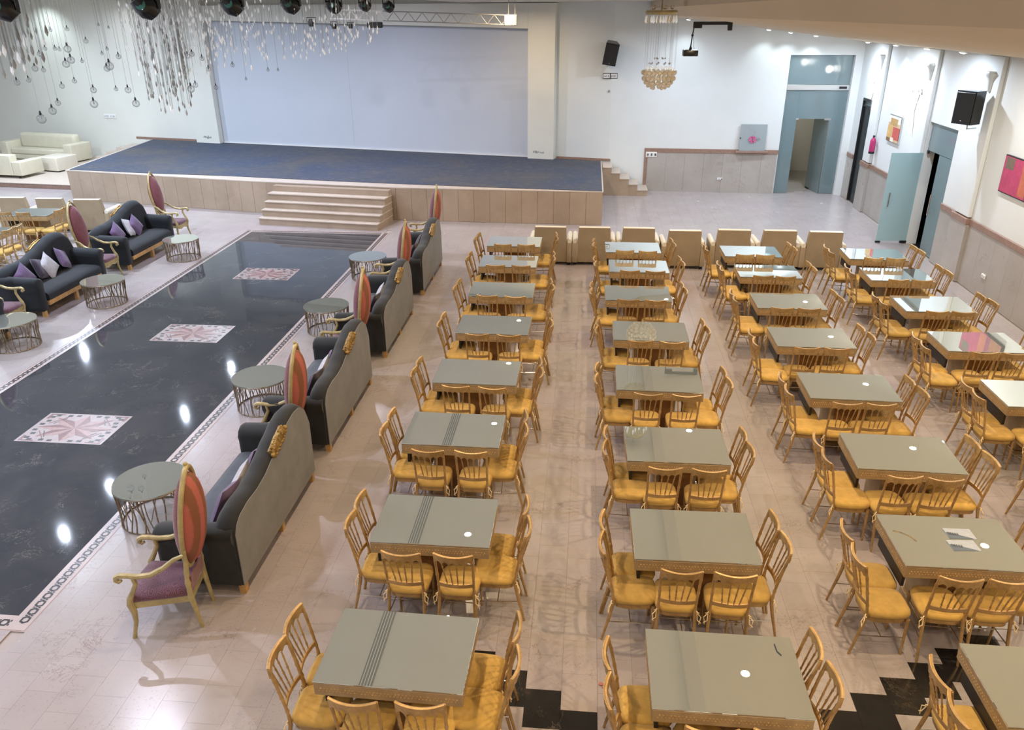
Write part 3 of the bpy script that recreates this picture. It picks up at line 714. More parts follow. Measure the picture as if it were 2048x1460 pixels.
# sconces
def sconce(label, y, z):
    t = thing('wall_sconce', label, 'sconce', (XW-.0, y, z))
    MB().box(-.03, -.001, -.05, .05, -.12, .10, .01).build('back_plate', 'steel', t)
    for k, (dy, dx) in enumerate(((-.17, -.16), (0, -.24), (.17, -.16))):
        MB().tube([(-.02, dy*.1, -.05), (dx*.6, dy*.6, -.12), (dx, dy, -.06), (dx, dy, 0)], .009).build('arm', 'chrome', t)
        sh = MB().lathe([(.025, 0), (.05, .03), (.065, .09), (.055, .15), (.07, .19)], 14, (dx, dy, 0)).build('glass_shade', 'shade_on', t)
    MB().tube([(-.05, 0, -.1), (-.10, 0, -.5), (-.04, .0, -1.15)], [.014, .010, .003]).build('tail', 'chrome', t)
    MB().ball((-.07, 0, -.32), .022).ball((-.06, 0, -.55), .018).build('drop_bead', 'crystal', t)
    l = bpy.data.lights.new('sconce_lamp', 'POINT'); l.energy = 7; l.color = (1, .92, .82); l.shadow_soft_size = .12
    lo = bpy.data.objects.new('sconce_lamp', l); COL.objects.link(lo); lo.location = (XW-.42, y, z+.08)
sconce('three-shade glass wall sconce nearest the back corner', 24.9, 3.66)
sconce('three-shade glass wall sconce above the open glass door', 21.55, 3.70)
for nm, y, z in (('farthest', 24.55, 4.24), ('middle', 21.02, 4.21), ('nearest, behind the speaker,', 17.9, 4.22)):
    t = thing('wall_bracket', '%s white fluted plaster bracket on a right wall pilaster' % nm, 'bracket', (XW-.092, y, z))
    MB().lathe([(0, -.26), (.05, -.25), (.07, -.15), (.085, -.02), (.13, .05), (.15, .08), (.15, .10), (0, .10)], 16).build('capital', 'wall', t)
    MB().box(-.13, .0, -.12, .12, .101, .14, .006).build('cap_slab', 'wall', t)

# projector on arm
pj = thing('projector', 'black projector hanging on an elbow arm from the sloped ceiling', 'projector', (2.31, 20, 4.62))
MB().box(-.17, .17, -.14, .14, -.07, .07, .02, 2).build('body', 'black_gloss', pj)
MB().lathe([(0, 0), (.05, 0), (.05, .03), (0, .03)], 14).build('lens', 'black', pj).matrix_local = Matrix.Translation((.05, .145, 0)) @ Matrix.Rotation(-PI/2, 4, 'X')
MB().tube([(0, 0, .07), (.0, 0, .15), (.02, 0, .38), (.05, 0, .62)], [.04, .014, .014, .014]).build('drop_pole', 'black', pj)
MB().ball((.02, 0, .38), .03).build('knuckle', 'black', pj)
MB().tube([(.08, 0, .07), (.04, 0, .35)], .004).build('cable', 'black', pj)
MB().box(.02, .82, -.035, .035, .60, .67, .01).box(.02, .22, -.04, .04, .53, .62, .01).build('arm', 'black', pj)
MB().box(.80, .90, -.07, .07, .48, .755, .01).build('ceiling_plate', 'black', pj)
# truss
tr = thing('lighting_truss', 'thin triangulated lighting truss hung in front of the screen', 'truss', (0, 22, 0))
def tz(x, t): return (5.60-(x+6.9)*.034) if t else (5.37-(x+6.9)*.033)
x0, x1 = -6.86, -1.95
for t in (0, 1):
    MB().tube([(x0, 0, tz(x0, t)), (-5.45, 0, tz(-5.45, t))], .022).build('chord', 'alu_white', tr)
    MB().tube([(-5.45, 0, tz(-5.45, t)), (x1, 0, tz(x1, t))], .013).build('chord', 'alu', tr)
n = 26; st_ = (x1-x0)/n
for i in range(n):
    a, b_ = x0+st_*i, x0+st_*(i+1)
    MB().tube([(a, 0, tz(a, i % 2)), (b_, 0, tz(b_, (i+1) % 2))], .016 if i < 8 else .009, 6).build('brace', 'alu_white' if i < 8 else 'alu', tr)
MB().box(-2.25, -1.93, -.1, .1, tz(-2, 0)-.02, tz(-2, 1)+.02, .01).build('end_box', 'alu', tr)
for i in range(4): MB().box(-2.24+i*.08, -2.20+i*.08, -.115, -.101, tz(-2, 0), tz(-2, 1)).build('end_rib', 'cord', tr)
for x in (-6.6, -2.15, -1.98): MB().tube([(x, 0, tz(x, 1)), (x, 0, ZC if x > -4 else ZL)], .006).build('hanger', 'cord', tr)
def par(label, x, y, z, s=.1, box=False):
    t = thing('stage_lamp', label, 'stage light', (x, y, z))
    if box: MB().tube([(0, 0, .06), (0, 0, ZL-z)], .006, 5).build('hanger', 'cord', t); MB().box(-.2, .2, -.07, .07, -.07, .07, .02).build('body', 'black', t)
    else:
        MB().tube([(0, 0, s*1.4), (0, 0, ZL-z)], .006, 5).build('hanger', 'cord', t)
        MB().lathe([(0, -s), (s*.8, -s), (s, 0), (s*.7, s), (0, s*1.1)], 14).build('can', 'black', t)
        MB().tube([(-s*1.3, 0, 0), (-s*1.3, 0, s*1.4), (s*1.3, 0, s*1.4), (s*1.3, 0, 0)], .012, 6).build('yoke', 'black', t)
    return t
par('small black lamp left of the truss, farther left', -7.35, 21.9, 5.28, .09); par('small black lamp under the left end of truss', -6.75, 21.9, 5.20, .07)
par('small black lamp under the truss beside the crystals', -6.30, 21.9, 5.20, .06); par('flat black bar lamp under the truss', -5.65, 21.9, 5.22, .1, True)
# moving heads
def head(label, px_x, Y, zb, r):
    t = thing('moving_head', label, 'stage light', (0, 0, 0))
    # world x from the bearing of the fixture
    d = CF*1+CR*((px_x-1024)/F_PX)+CU*((730-10)/F_PX); X = d.x*Y/d.y
    t.location = (X, Y, zb+r)
    m = MB(); m.lathe([(0, -r), (r*.55, -r*.92), (r*.95, -r*.35), (r, .2*r), (r*.8, .9*r), (0, r)], 18); o = m.build('head', 'black_gloss', t); o.rotation_euler = (math.radians(20), math.radians(-35), 0)
    MB().lathe([(0, 0), (r*.42, 0), (r*.42, r*.1), (0, r*.15)], 16).build('lens', 'lens_green', t).matrix_local = Matrix.Translation((0, -r*.86, r*.12)) @ Matrix.Rotation(PI/2-.2, 4, 'X')
    zt = ZL-.03-(zb+r)
    MB().box(-r*.7, r*.7, -r*.7, r*.7, zt-.02, zt+.028, .005).build('base', 'black', t)
    MB().box(-r*1.12, -r*.98, -r*.2, r*.2, -r*.2, zt, .005).box(r*.98, r*1.12, -r*.2, r*.2, -r*.2, zt, .005).build('yoke', 'black', t)
for lab, px, Y, zb, r in (('black moving-head stage light at the top left corner', 8, 8, 5.44, .13), ('largest black moving-head light, above the crystal rods', 293, 10, 5.44, .15), ('second large black moving-head light from left, over crystals', 465, 12, 5.47, .15), ('third large moving-head light, right of the crystals', 582, 14, 5.49, .15), ('moving-head light above the white truss part', 668, 16.5, 5.49, .15), ('small moving-head light, second from right', 730, 19, 5.53, .13), ('rightmost small moving-head light on the ceiling', 777, 20.5, 5.51, .13)):
    head(lab, px, Y, zb, r)

# ------------------------------------------------------------------ chandeliers
def ray_at(px, py, Y):
    d = CF+CR*((px-1024)/F_PX)+CU*((730-py)/F_PX); return CAM+d*(Y/d.y)
BULBS = [(83,238,18),(105,222,15),(116,206,11),(187,180,12),(188,208,15),(232,178,8),(256,180,12),(272,207,14),(34,165,12),(57,160,10),(70,137,12),(87,140,9),(132,128,14),(142,120,14),(149,162,9),(124,172,10),(164,122,7),(219,132,16),(214,137,12),(237,113,10),(172,82,9),(135,98,14),(110,97,8),(119,99,7),(90,97,8),(79,108,9),(101,60,7),(134,58,8),(214,98,6),(204,107,6),(197,50,5),(217,55,5),(45,121,8),(375,112,10),(382,178,14),(391,170,10),(404,117,9),(417,138,9),(432,175,9),(384,108,10),(465,130,8),(492,158,5),(536,140,6),(556,140,5)]
rb = random.Random(11)
ch = thing('pendant_chandelier', 'cascade of clear round glass bulbs on thin cords, upper left', 'chandelier', (-7.6, 12.4, ZL))
MB().lathe([(0, -.03), (2.3, -.03), (2.3, -.001), (0, -.001)], 40, sy=.5).build('canopy', 'steel', ch)
bulb_me = {}
for i, (px, py, dpx) in enumerate(BULBS):
    Y = 11.6+1.5*rb.random(); p = ray_at(px, py, Y); zax = (p-CAM).dot(CF); r = dpx/2*zax/F_PX*1.0
    loc = p-Vector((-7.6, 12.4, ZL))
    m = MB(); m.ball((0, 0, 0), r, 14, 10)
    g = m.build('glass_bulb', 'bulb_glass', ch); g.location = loc
    MB().lathe([(r*.25, r*.9), (r*.28, r*1.0), (r*.2, r*1.6), (.006, r*1.75)], 8).build('cap', 'black', g)
    MB().tube([(0, 0, r*1.7), (0, 0, -loc.z-.03)], .0022, 5).build('cord', 'cord', g)
    MB().tube([(0, 0, r*.9), (0, 0, -.1*r)], [.006, .012], 6).build('filament', 'cord', g)
def strand_chandelier(name, label, px0, px1, pyfun, Y, n, rods=True, seed=1, mat='crystal', drop=.035, depth=.6, dense=3):
    rg = random.Random(seed)
    c = ray_at((px0+px1)/2, 5, Y); t = thing(name, label, 'chandelier', (c.x, Y, ZL))
    wx = abs(ray_at(px1, 5, Y).x-ray_at(px0, 5, Y).x)/2
    MB().lathe([(0, -.03), (wx, -.03), (wx, -.001), (0, -.001)], 30, sy=min(1, depth/wx)).build('canopy', 'steel', t)
    for i in range(n):
        a = 2*PI*rg.random(); rr = math.sqrt(rg.random()); xx = rr*math.cos(a); yy = rr*math.sin(a)*depth*.95
        px = (px0+px1)/2+(px1-px0)/2*xx
        zb = ray_at(px, pyfun(xx, rg), Y).z
        L = max(.12, ZL-zb); m = MB(); m.tube([(0, 0, -L), (0, 0, -.02)], .0018, 4)
        o = m.build('crystal_strand', 'cord', t); o.location = (wx*xx*.95, yy, 0); m = MB()
        z = -L
        for k in range(rg.randint(1, dense)):
            h = drop*(1+rg.random()*.8); m.lathe([(0, z-h*.5), (h*.22, z), (h*.13, z+h*.5), (0, z+h*.8)], 6); z += h*(1.8+rg.random()*6)
            if z > -.05: break
        m.build('crystal_drops', 'crystal' if mat == 'crystal' or rg.random() < .25 else mat, o, kind='stuff')
        if rods and rg.random() < .8:
            z = -L+.05; MB().tube([(0, 0, z), (0, 0, min(-.03, z+.25+.5*rg.random()))], .011, 6).build('glass_rod', 'bulb_glass', o)
strand_chandelier('rod_chandelier', 'tapering cluster of long grey crystal rods, left of the screen', 255, 358, lambda x, rg: 150+95*(1-abs(x-.1))-60*rg.random(), 12.6, 62, True, 3, 'crystal_grey', .05, .55, 5)
strand_chandelier('crystal_chandelier', 'broad glittering crystal curtain chandelier over the left stage', 235, 500, lambda x, rg: 40+110*rg.random()**1.6, 13.6, 170, False, 4, 'crystal', .05, .8, 4)
strand_chandelier('crystal_chandelier', 'smaller glittering crystal chandelier in front of the screen top', 470, 760, lambda x, rg: 55+65*rg.random()*(1-.6*max(0, x)), 14.6, 100, False, 5, 'crystal', .045, .8, 3)
strand_chandelier('crystal_chandelier', 'dark grey cluster of glass tubes at the top left corner', -30, 62, lambda x, rg: 60+100*rg.random()*(1-.5*abs(x)), 9.0, 38, True, 6, 'crystal_grey', .06, .5, 4)
# spherical bead chandelier
sc = thing('sphere_chandelier', 'sphere of amber glass beads hanging beside the projector', 'chandelier', (1.62, 20, 4.17))
R0 = .36
for k, (dz, nn, rr, mt) in enumerate(((.33, 6, .02, 'crystal_grey'), (.22, 9, .022, 'crystal_grey'), (.12, 14, .03, 'crystal'), (.02, 20, .058, 'amber'), (-.11, 18, .058, 'amber'), (-.20, 14, .05, 'amber'), (-.27, 9, .05, 'amber'), (-.32, 5, .045, 'amber'))):
    rad = math.sqrt(max(.004, R0*R0-dz*dz))*(1.02 if k > 2 else .85)
    for j in range(nn):
        a = 2*PI*j/nn+k*.2
        if mt == 'amber' and False: continue
        m = MB(); m.ball((0, 0, 0), rr, 10, 7); b_ = m.build('glass_bead', mt, sc); b_.location = (rad*math.cos(a), rad*math.sin(a), dz)
        if j % 3 == 0 and k < 5: MB().tube([(0, 0, rr), (0, 0, zslope(2)-4.17-dz+.2)], .0018, 4).build('cord', 'cord', b_)
MB().lathe([(0, 0), (.36, 0), (.36, .03), (0, .03)], 24).build('canopy', 'gold_pale', sc).location = (0, 0, ZC-4.17-.035)
s2 = thing('crystal_chandelier', 'small gilt crystal chandelier at top centre, cut by the frame', 'chandelier', (1.35, 17, 5.45))
MB().lathe([(0, .0), (.30, .0), (.32, .04), (.30, .08), (0, .08)], 24).build('frame', 'gold_pale', s2)
for j in range(26):
    a = 2*PI*j/26; r_ = .30 if j % 2 else .2
    MB().lathe([(0, -.16), (.022, -.12), (.012, -.04), (0, -.01)], 6).build('crystal_drop', 'amber' if j % 3 == 0 else 'crystal', s2).location = (r_*math.cos(a), r_*math.sin(a), 0)
for j in range(5):
    a = 2*PI*j/5; MB().ball((.2*math.cos(a), .2*math.sin(a), .13), .04).build('bulb', 'amber', s2)
MB().tube([(0, 0, .08), (0, 0, .34)], .012).build('stem', 'gold_pale', s2)

# ------------------------------------------------------------------ banquet tables and chairs
def make_table(label):
    t = thing('banquet_table', label, 'table', group='gold banquet tables with glass tops')
    W_, D_ = 1.175, .82
    MB().box(-W_/2, W_/2, -D_/2, D_/2, .812, .824, .002).build('glass_top', 'glass_top', t, smooth=False)
    MB().box(-W_/2+.006, W_/2-.006, -D_/2+.006, D_/2-.006, .805, .8115).build('glass_edge', 'glass_edge', t, smooth=False)
    MB().box(-W_/2+.004, W_/2-.004, -D_/2+.004, D_/2-.004, .680, .8045, .006).build('apron', 'apron', t, smooth=False)
    m = MB(); rg = random.Random(2)
    for side in range(4):
        L = (W_ if side % 2 == 0 else D_)-.08; n = int(L/.028)
        for i in range(n):
            a = -L/2+L*(i+.5)/n; zc = .742; h = .026
            for dz in ((-.012, .0), (.012, .012)):
                c = (a+dz[1]-.006, zc+dz[0]); P_ = [(c[0]-.009, c[1]), (c[0], c[1]-.012), (c[0]+.009, c[1]), (c[0], c[1]+.012)]
                V = []
                for (u, z) in P_+[(c[0], c[1])]:
                    e = .0005 if (u, z) != c else .006
                    if side == 0: q = (u, -D_/2+.004-e, z)
                    elif side == 2: q = (u, D_/2-.004+e, z)
                    elif side == 1: q = (W_/2-.004+e, u, z)
                    else: q = (-W_/2+.004-e, u, z)
                    V.append(m.bm.verts.new(q))
                for j in range(4): m.bm.faces.new((V[j], V[(j+1) % 4], V[4]))
    m.build('carved_band', 'carve', t, smooth=False, kind='stuff')
    # pedestal
    MB().box(-.24, .24, -.22, .22, .075, .679, .004).build('pedestal', 'apron', t, smooth=False)
    MB().box(-.19, .19, -.229, -.221, .12, .63).build('front_panel', 'panel_dark', t, smooth=False)
    MB().box(-.545, -.515, -.30, .33, .50, .679).build('side_skirt', 'panel_black', t, smooth=False)
    MB().box(-.27, .27, -.25, .25, .0, .074, .008).build('plinth', 'apron', t, smooth=False)
    return t
def make_chair():
    t = thing('banquet_chair', 'x', 'chair')
    def bow(x, w_, d): return -d*(1-(x/w_)**2)
    # crest rail
    w_ = .19; n = 30; th = .011; m = MB(); rings = []
    SPX = [-.112, -.037, .037, .112]
    for i in range(n+1):
        x = -w_+2*w_*i/n
        yb = -.285+bow(x, w_, .040)
        top_ = .925+.010*abs(x/w_)**2
        dist = min([abs(x-s) for s in SPX+[-.185, .185]])
        bot = .838+.030*min(1, (dist/.030))**.6
        rings.append([(x, yb-th, bot), (x, yb+th, bot), (x, yb+th*.9+.0, top_-.006), (x, yb+.0, top_), (x, yb-th*1.6, top_-.004)])
    m.loft(rings); m.build('crest_rail', 'gold', t, angle=50)
    # lower rail
    rings = []
    for i in range(13):
        x = -.172+.344*i/12; yb = -.222+bow(x, .172, .028); rings.append([(x, yb-.008, .565), (x, yb+.008, .565), (x, yb+.008, .60), (x, yb-.008, .60)])
    MB().loft(rings).build('lower_rail', 'gold', t)
    for s in SPX:
        xb = s*.72; zt, zb = .842, .60
        yt = -.285+bow(s, w_, .04); yb = -.222+bow(xb, .172, .028)
        P_ = []; R_ = []
        for k, (f, r) in enumerate(((0, .006), (.12, .007), (.15, .0105), (.19, .007), (.45, .0075), (.49, .011), (.53, .0075), (.8, .007), (.84, .0105), (.88, .007), (1, .007))):
            P_.append((xb+(s-xb)*f, yb+(yt-yb)*f, zb+(zt-zb)*f)); R_.append(r)
        MB().tube(P_, R_, 6).build('spindle', 'gold', t)
    for sg in (-1, 1):
        # back post: leg below, upright above
        P_ = []; R_ = []
        for z, y, x, r in ((0, -.295, .190, .0115), (.15, -.262, .186, .014), (.30, -.228, .182, .0165), (.43, -.205, .178, .018), (.50, -.207, .177, .0165), (.54, -.212, .177, .0125), (.56, -.214, .177, .0175), (.58, -.217, .178, .013), (.66, -.232, .180, .0135), (.68, -.236, .181, .0175), (.70, -.240, .181, .0135), (.80, -.260, .184, .0135), (.82, -.264, .185, .0165), (.85, -.272, .186, .013), (.925, -.287, .188, .011)):
            P_.append((sg*x, y, z)); R_.append(r)
        MB().tube(P_, R_, 8).build('back_post', 'gold', t)
        MB().tube([(sg*.178, .175, .42), (sg*.178, .178, .34), (sg*.176, .182, .0)], [.019, .016, .0105], 8).build('leg', 'gold', t)
        MB().tube([(sg*.177, .178, .20), (sg*.183, -.245, .22)], .006, 6).build('stretcher', 'chrome', t)
        tt = MB(); x = sg*.19; tt.tube([(x*.9, -.20, .485), (x*1.06, -.228, .468), (x*1.12, -.215, .455)], .006, 5).tube([(x*1.02, -.222, .462), (x*1.22, -.24, .43), (x*1.15, -.245, .35)], .0045, 5).tube([(x*1.02, -.222, .462), (x*1.05, -.25, .40), (x*1.22, -.25, .37)], .0045, 5)
        tt.build('tie', 'tie', t)
    MB().tube([(-.18, -.03, .21), (.18, -.03, .21)], .006, 6).build('stretcher', 'chrome', t)
    # seat frame: horseshoe plan
    def plan(k, grow=0):
        pts = []
        for i in range(24):
            a = 2*PI*i/24; c, s = math.cos(a), math.sin(a)
            e = .42
            x = math.copysign(abs(c)**e, c)*(.200+grow); y = math.copysign(abs(s)**(e if s < 0 else .62), s)*(.205+grow)
            x *= (1.0-.06*(1 if s < 0 else 0)*abs(s)); pts.append((x, y))
        return pts
    MB().prism(plan(0, -.006), .385, .428).build('seat_frame', 'gold', t)
    m = MB(); rings = []
    for g, z in ((-.012, .429), (.006, .436), (.012, .458), (.006, .482), (-.02, .498), (-.075, .506), (-.15, .508)):
        rings.append([(x, y, z+.003*math.sin(9*x+7*y)) for x, y in plan(0, g)])
    m.loft(rings); m.build('seat_pad', 'pad', t, angle=60)
    return t
chair0 = make_chair(); used = [False]
for _c in chair0.children:
    for _v in _c.data.vertices:
        _v.co.x *= .95
        if _v.co.z > .53: _q = _v.co.z-.53; _v.co.z += _q*.18; _v.co.y -= _q*.035
SIDE = {'L': 'left', 'R': 'right', 'F': 'front'}
def place_chair(x, y, rz, label, group):
    if not used[0]: c = chair0; used[0] = True
    else: c = dup(chair0, (x, y, 0), rz)
    c.location = (x, y, 0); c.rotation_euler = (0, 0, rz); c['label'] = label; c['group'] = group; return c
COLN = {1: 'sofa-side column', 2: 'second column', 3: 'third column', 4: 'wall-side column', 0: 'far-left group'}
TABLES = {
 (1,1):(-1.394,4.784,-.019),(1,2):(-1.416,6.572,0),(1,3):(-1.529,8.489,-.005),(1,4):(-1.475,10.212,-.007),(1,5):(-1.45,12.093,-.005),(1,6):(-1.506,13.906,.005),(1,7):(-1.56,15.753,-.002),(1,8):(-1.573,17.30,-.002),
 (2,1):(1.215,4.771,.0),(2,2):(1.167,6.538,.015),(2,3):(1.169,8.331,.012),(2,4):(1.105,10.197,-.013),(2,5):(1.107,12.011,-.003),(2,6):(1.004,13.901,.004),(2,7):(1.11,15.60,.002),(2,8):(1.058,17.0,.007),
 (3,1):(3.77,4.83,0),(3,2):(3.694,6.651,.008),(3,3):(3.79,8.37,-.02),(3,4):(3.696,10.15,-.011),(3,5):(3.638,11.955,.003),(3,6):(3.664,13.686,-.001),(3,7):(3.662,15.456,-.011),(3,8):(3.581,16.88,.007),
 (4,3):(6.2,8.36,0),(4,4):(6.2,10.12,0),(4,5):(6.176,11.973,.01),(4,6):(6.175,13.722,.004),(4,7):(6.14,15.432,-.015),(4,8):(6.153,16.86,-.03)}
# chair offsets relative to the table centre: (dx, dy, rotation) -- per side
rc = random.Random(21)
CREST = {(1,1,'R'): (.65, (.17, -.22)), (1,2,'R'): (.62, (.10, -.27)), (1,2,'L'): (-.50, (.06, -.31)), (1,3,'L'): (-.52, (.01, -.37)), (1,1,'L'): (-.62, (.07, -.30)), (1,3,'R'): (.58, (.09, -.28)),
 (2,1,'R'): (.44, (.19, -.18)), (2,2,'R'): (.50, (.08, -.28)), (2,3,'R'): (.49, (.03, -.34)), (2,4,'R'): (.58, (-.07, -.44)), (2,1,'L'): (-.63, (-.06, -.43)), (2,2,'L'): (-.60, (-.05, -.42)), (2,3,'L'): (-.54, (-.07, -.44)),
 (3,2,'L'): (-.78, (-.13, -.50)), (3,3,'L'): (-.70, (-.08, -.45)), (3,4,'L'): (-.65, (-.15, -.52)), (3,3,'R'): (.50, (0, -.38)), (3,4,'R'): (.48, (-.10, -.47)), (3,5,'L'): (-.69, (-.30, -.68)), (4,5,'L'): (-.74, (-.27, -.64))}
tb0 = None
for (c, r), (tx, ty, ta) in sorted(TABLES.items()):
    n = 9-r
    lab = 'gold banquet table with grey glass top, %s from far end in %s' % (ORD[n], COLN[c])
    if tb0 is None: tb0 = make_table(lab); tt = tb0
    else: tt = dup(tb0, (tx, ty, 0), ta, lab)
    tt.location = (tx*.987, ty*.987, 0); tt.rotation_euler = (0, 0, ta)
    def pc(dx, dy, rz, side, which):
        sx_, sy_ = {'L': (-1, 0), 'R': (1, 0), 'F': (0, -1)}[side]
        x, y = .985*(tx+dx+.285*sx_)-.30*sx_, .985*(ty+dy+.285*sy_)-.30*sy_
        x += rc.uniform(-.012, .012); y += rc.uniform(-.01, .01)
        if not (in_frame((x, y, .93), 90) or in_frame((x, y, .4), 90)): return
        if x > 8.0: return
        sd = {'L': 'left side', 'R': 'right side', 'F': 'near side'}[side]
        place_chair(x, y, rz+rc.uniform(-.05, .05), 'gilt spindle-back chair, %s on %s, %s table from far end, %s' % (which, sd, ORD[n], COLN[c]), 'gilt spindle-back banquet chairs')
    LX = {1: -.53, 2: -.57, 3: -.70, 4: -.72}[c]; RXX = {1: .62, 2: .52, 3: .50, 4: .52}[c]
    dxL, dyL = CREST.get((c, r, 'L'), (LX+rc.uniform(-.02, .02), (-.09, -.44)))
    dxR, dyR = CREST.get((c, r, 'R'), (RXX+rc.uniform(-.02, .02), (.04, -.31)))
    pc(dxL, dyL[0], -PI/2, 'L', 'farther'); pc(dxL, dyL[1], -PI/2, 'L', 'nearer')
    pc(dxR, dyR[0], PI/2, 'R', 'farther'); pc(dxR+.03, dyR[1], PI/2, 'R', 'nearer')
    fy = {1: -.41, 2: -.48, 3: -.53, 4: -.56}.get(r, -.55)
    fa, fb = {1: (-.18, .32), 2: (-.20, .28), 3: (-.27, .15), 4: (-.27, .15)}[c]
    pc(fa, fy, 0, 'F', 'left'); pc(fb, fy, 0, 'F', 'right')
# left group
LT = [(-14.32, 19.0, .05, 'nearest the stage'), (-14.25, 16.98, .05, 'second from stage')]
for i, (tx, ty, ta, wh) in enumerate(LT):
    dup(tb0, (tx, ty, 0), ta, 'gold banquet table with pale glass top at far left, %s' % wh)
    for j, (dx, dy, rz, wd) in enumerate(((.66, -.05, PI/2, 'right side, farther'), (.68, -.40, PI/2, 'right side, nearer'), (-.22, -.47, 0, 'near side, left'), (.27, -.47, 0, 'near side, right'))):
        x, y = tx+dx, ty+dy
        if in_frame((x, y, .8), 30): place_chair(x, y, rz, 'gilt spindle-back chair at the far-left table %s, %s' % (wh, wd), 'gilt spindle-back banquet chairs')

# papers and puck on the third-column table
def leaflet(label, x, y, rz, g):
    t = thing('leaflet', label, 'leaflet', (x, y, .8255), rz, g)
    m = MB(); m.loft([[(-.13, -.08, 0), (.13, -.08, .0), (.13, -.08, .0015), (-.13, -.08, .0015)], [(-.13, .08, 0.006), (.13, .08, .002), (.13, .08, .0035), (-.13, .08, .0075)]]); m.build('sheet', simple('grey_blue_paper', (.36, .40, .46), .5, 0, .1, 20), t, smooth=False)
    m = MB(); m.prism([(-.128, -.078), (.10, -.078), (-.02, -.02), (-.128, .03)], .004, .0052); m.build('dark_corner', simple('slate_print', (.09, .12, .16), .5), t, smooth=False)
    m = MB()
    for i in range(5): m.box(-.11+i*.02, -.10+i*.02, -.02-.003*i, .02-.004*i, .0075, .0082)
    m.build('marking', 'mosaic_black', t, smooth=False)
leaflet('crumpled grey leaflet on third-column table, farther one', 3.75, 6.69, .05, None)
leaflet('creased grey leaflet on third-column table, nearer one', 3.71, 6.50, .08, None)
cv = thing('cable', 'thin brown cord lying near the left edge of leaflet table', 'cord', (0, 0, .8255))
MB().tube([(3.12, 6.69, .004), (3.18, 6.67, .004), (3.25, 6.61, .004), (3.29, 6.53, .004)], .003, 5).build('strand', 'gold_dark', cv)
cv = thing('cable', 'short black wire on nearest second-column table, far right corner', 'cord', (0, 0, .8255))
MB().tube([(1.64, 5.03, .003), (1.645, 4.95, .003), (1.67, 4.91, .003)], .004, 5).build('strand', 'black', cv)
# small floor litter: red petal and stick
lt = thing('litter', 'small red scrap lying on the aisle floor between columns', 'litter', (.28, 5.28, 0)); m = MB(); m.ball((0, 0, .008), .022, 7, 5, .35).ball((.02, -.035, .006), .012, 6, 4, .4); m.build('scrap', simple('faded_red', (.45, .15, .12), .7), lt)
lt = thing('litter', 'thin brown stick on the aisle floor beside red scrap', 'litter', (.36, 5.16, 0)); MB().tube([(-.04, .02, .004), (.06, -.025, .004)], .005, 5).build('stick', 'wood', lt)

# ------------------------------------------------------------------ cream armchairs in a row
def make_armchair(label, group):
    t = thing('cream_armchair', label, 'armchair', group=group)
    m = MB(); m.loft([[(-.385, -.36, .08), (.385, -.36, .08), (.385, -.22, .08), (-.385, -.22, .08)], [(-.385, -.42, .55), (.385, -.42, .55), (.385, -.26, .55), (-.385, -.26, .55)], [(-.365, -.46, .93), (.365, -.46, .93), (.365, -.34, .93), (-.365, -.34, .93)]])
    m.build('backrest', 'beige_back', t, angle=30)
    m = MB(); m.loft([[(-.36, -.457, .932), (.36, -.457, .932), (.36, -.345, .932), (-.36, -.345, .932)], [(-.355, -.44, .945), (.355, -.44, .945), (.355, -.36, .945), (-.355, -.36, .945)]]); m.build('top_piping', 'white_arm', t)
    for s in (-1, 1):
        MB().box(min(s*.39, s*.505), max(s*.39, s*.505), -.415, .34, .08, .55, .012, 2).build('side_panel', 'beige_back', t, angle=30)
        m = MB(); rings = []
        for y, rr in ((-.40, .058), (-.38, .070), (.0, .072), (.34, .070), (.36, .05)):
            rings.append([(s*.447+rr*math.cos(2*PI*k/14)*.82, y, .585+rr*math.sin(2*PI*k/14)*.95) for k in range(14)])
        m.loft(rings); m.build('armrest', 'white_arm', t, angle=50)
    MB().box(-.385, .385, -.25, .38, .08, .30, .01).build('seat_base', 'beige_back', t, smooth=False)
    MB().box(-.375, .375, -.24, .40, .302, .44, .035, 3).build('seat_cushion', 'white_arm', t)
    for sx in (-1, 1):
        for sy in (-1, 1): MB().box(sx*.44-.03, sx*.44+.03, sy*.30-.03, sy*.30+.03, 0, .079).build('foot', 'black', t, smooth=False)
    return t
AX = [-.80, .22, 1.25, 2.28, 3.42, 4.44, 5.46]
ac0 = None
for i, x in enumerate(AX):
    lab = 'cream armchair with its back to the tables, %s from left in row' % ORD[i+1]
    if ac0 is None: ac0 = make_armchair(lab, 'cream armchairs in a row behind the tables'); o = ac0
    else: o = dup(ac0, (x, 18.42, 0), 0, lab)
    o.location = (x, 18.42+(-.12 if i == 3 else (.02*(i % 3))), 0); o.rotation_euler = (0, 0, [0, .01, -.01, .02, -.015, .01, -.02][i])
for i, (x, y) in enumerate(((-15.75, 20.55), (-14.62, 20.5), (-13.5, 20.45))):
    dup(ac0, (x, y, 0), .05, 'cream armchair behind the far-left tables, %s from the left' % ORD[i+1], 'cream armchairs at the far left')

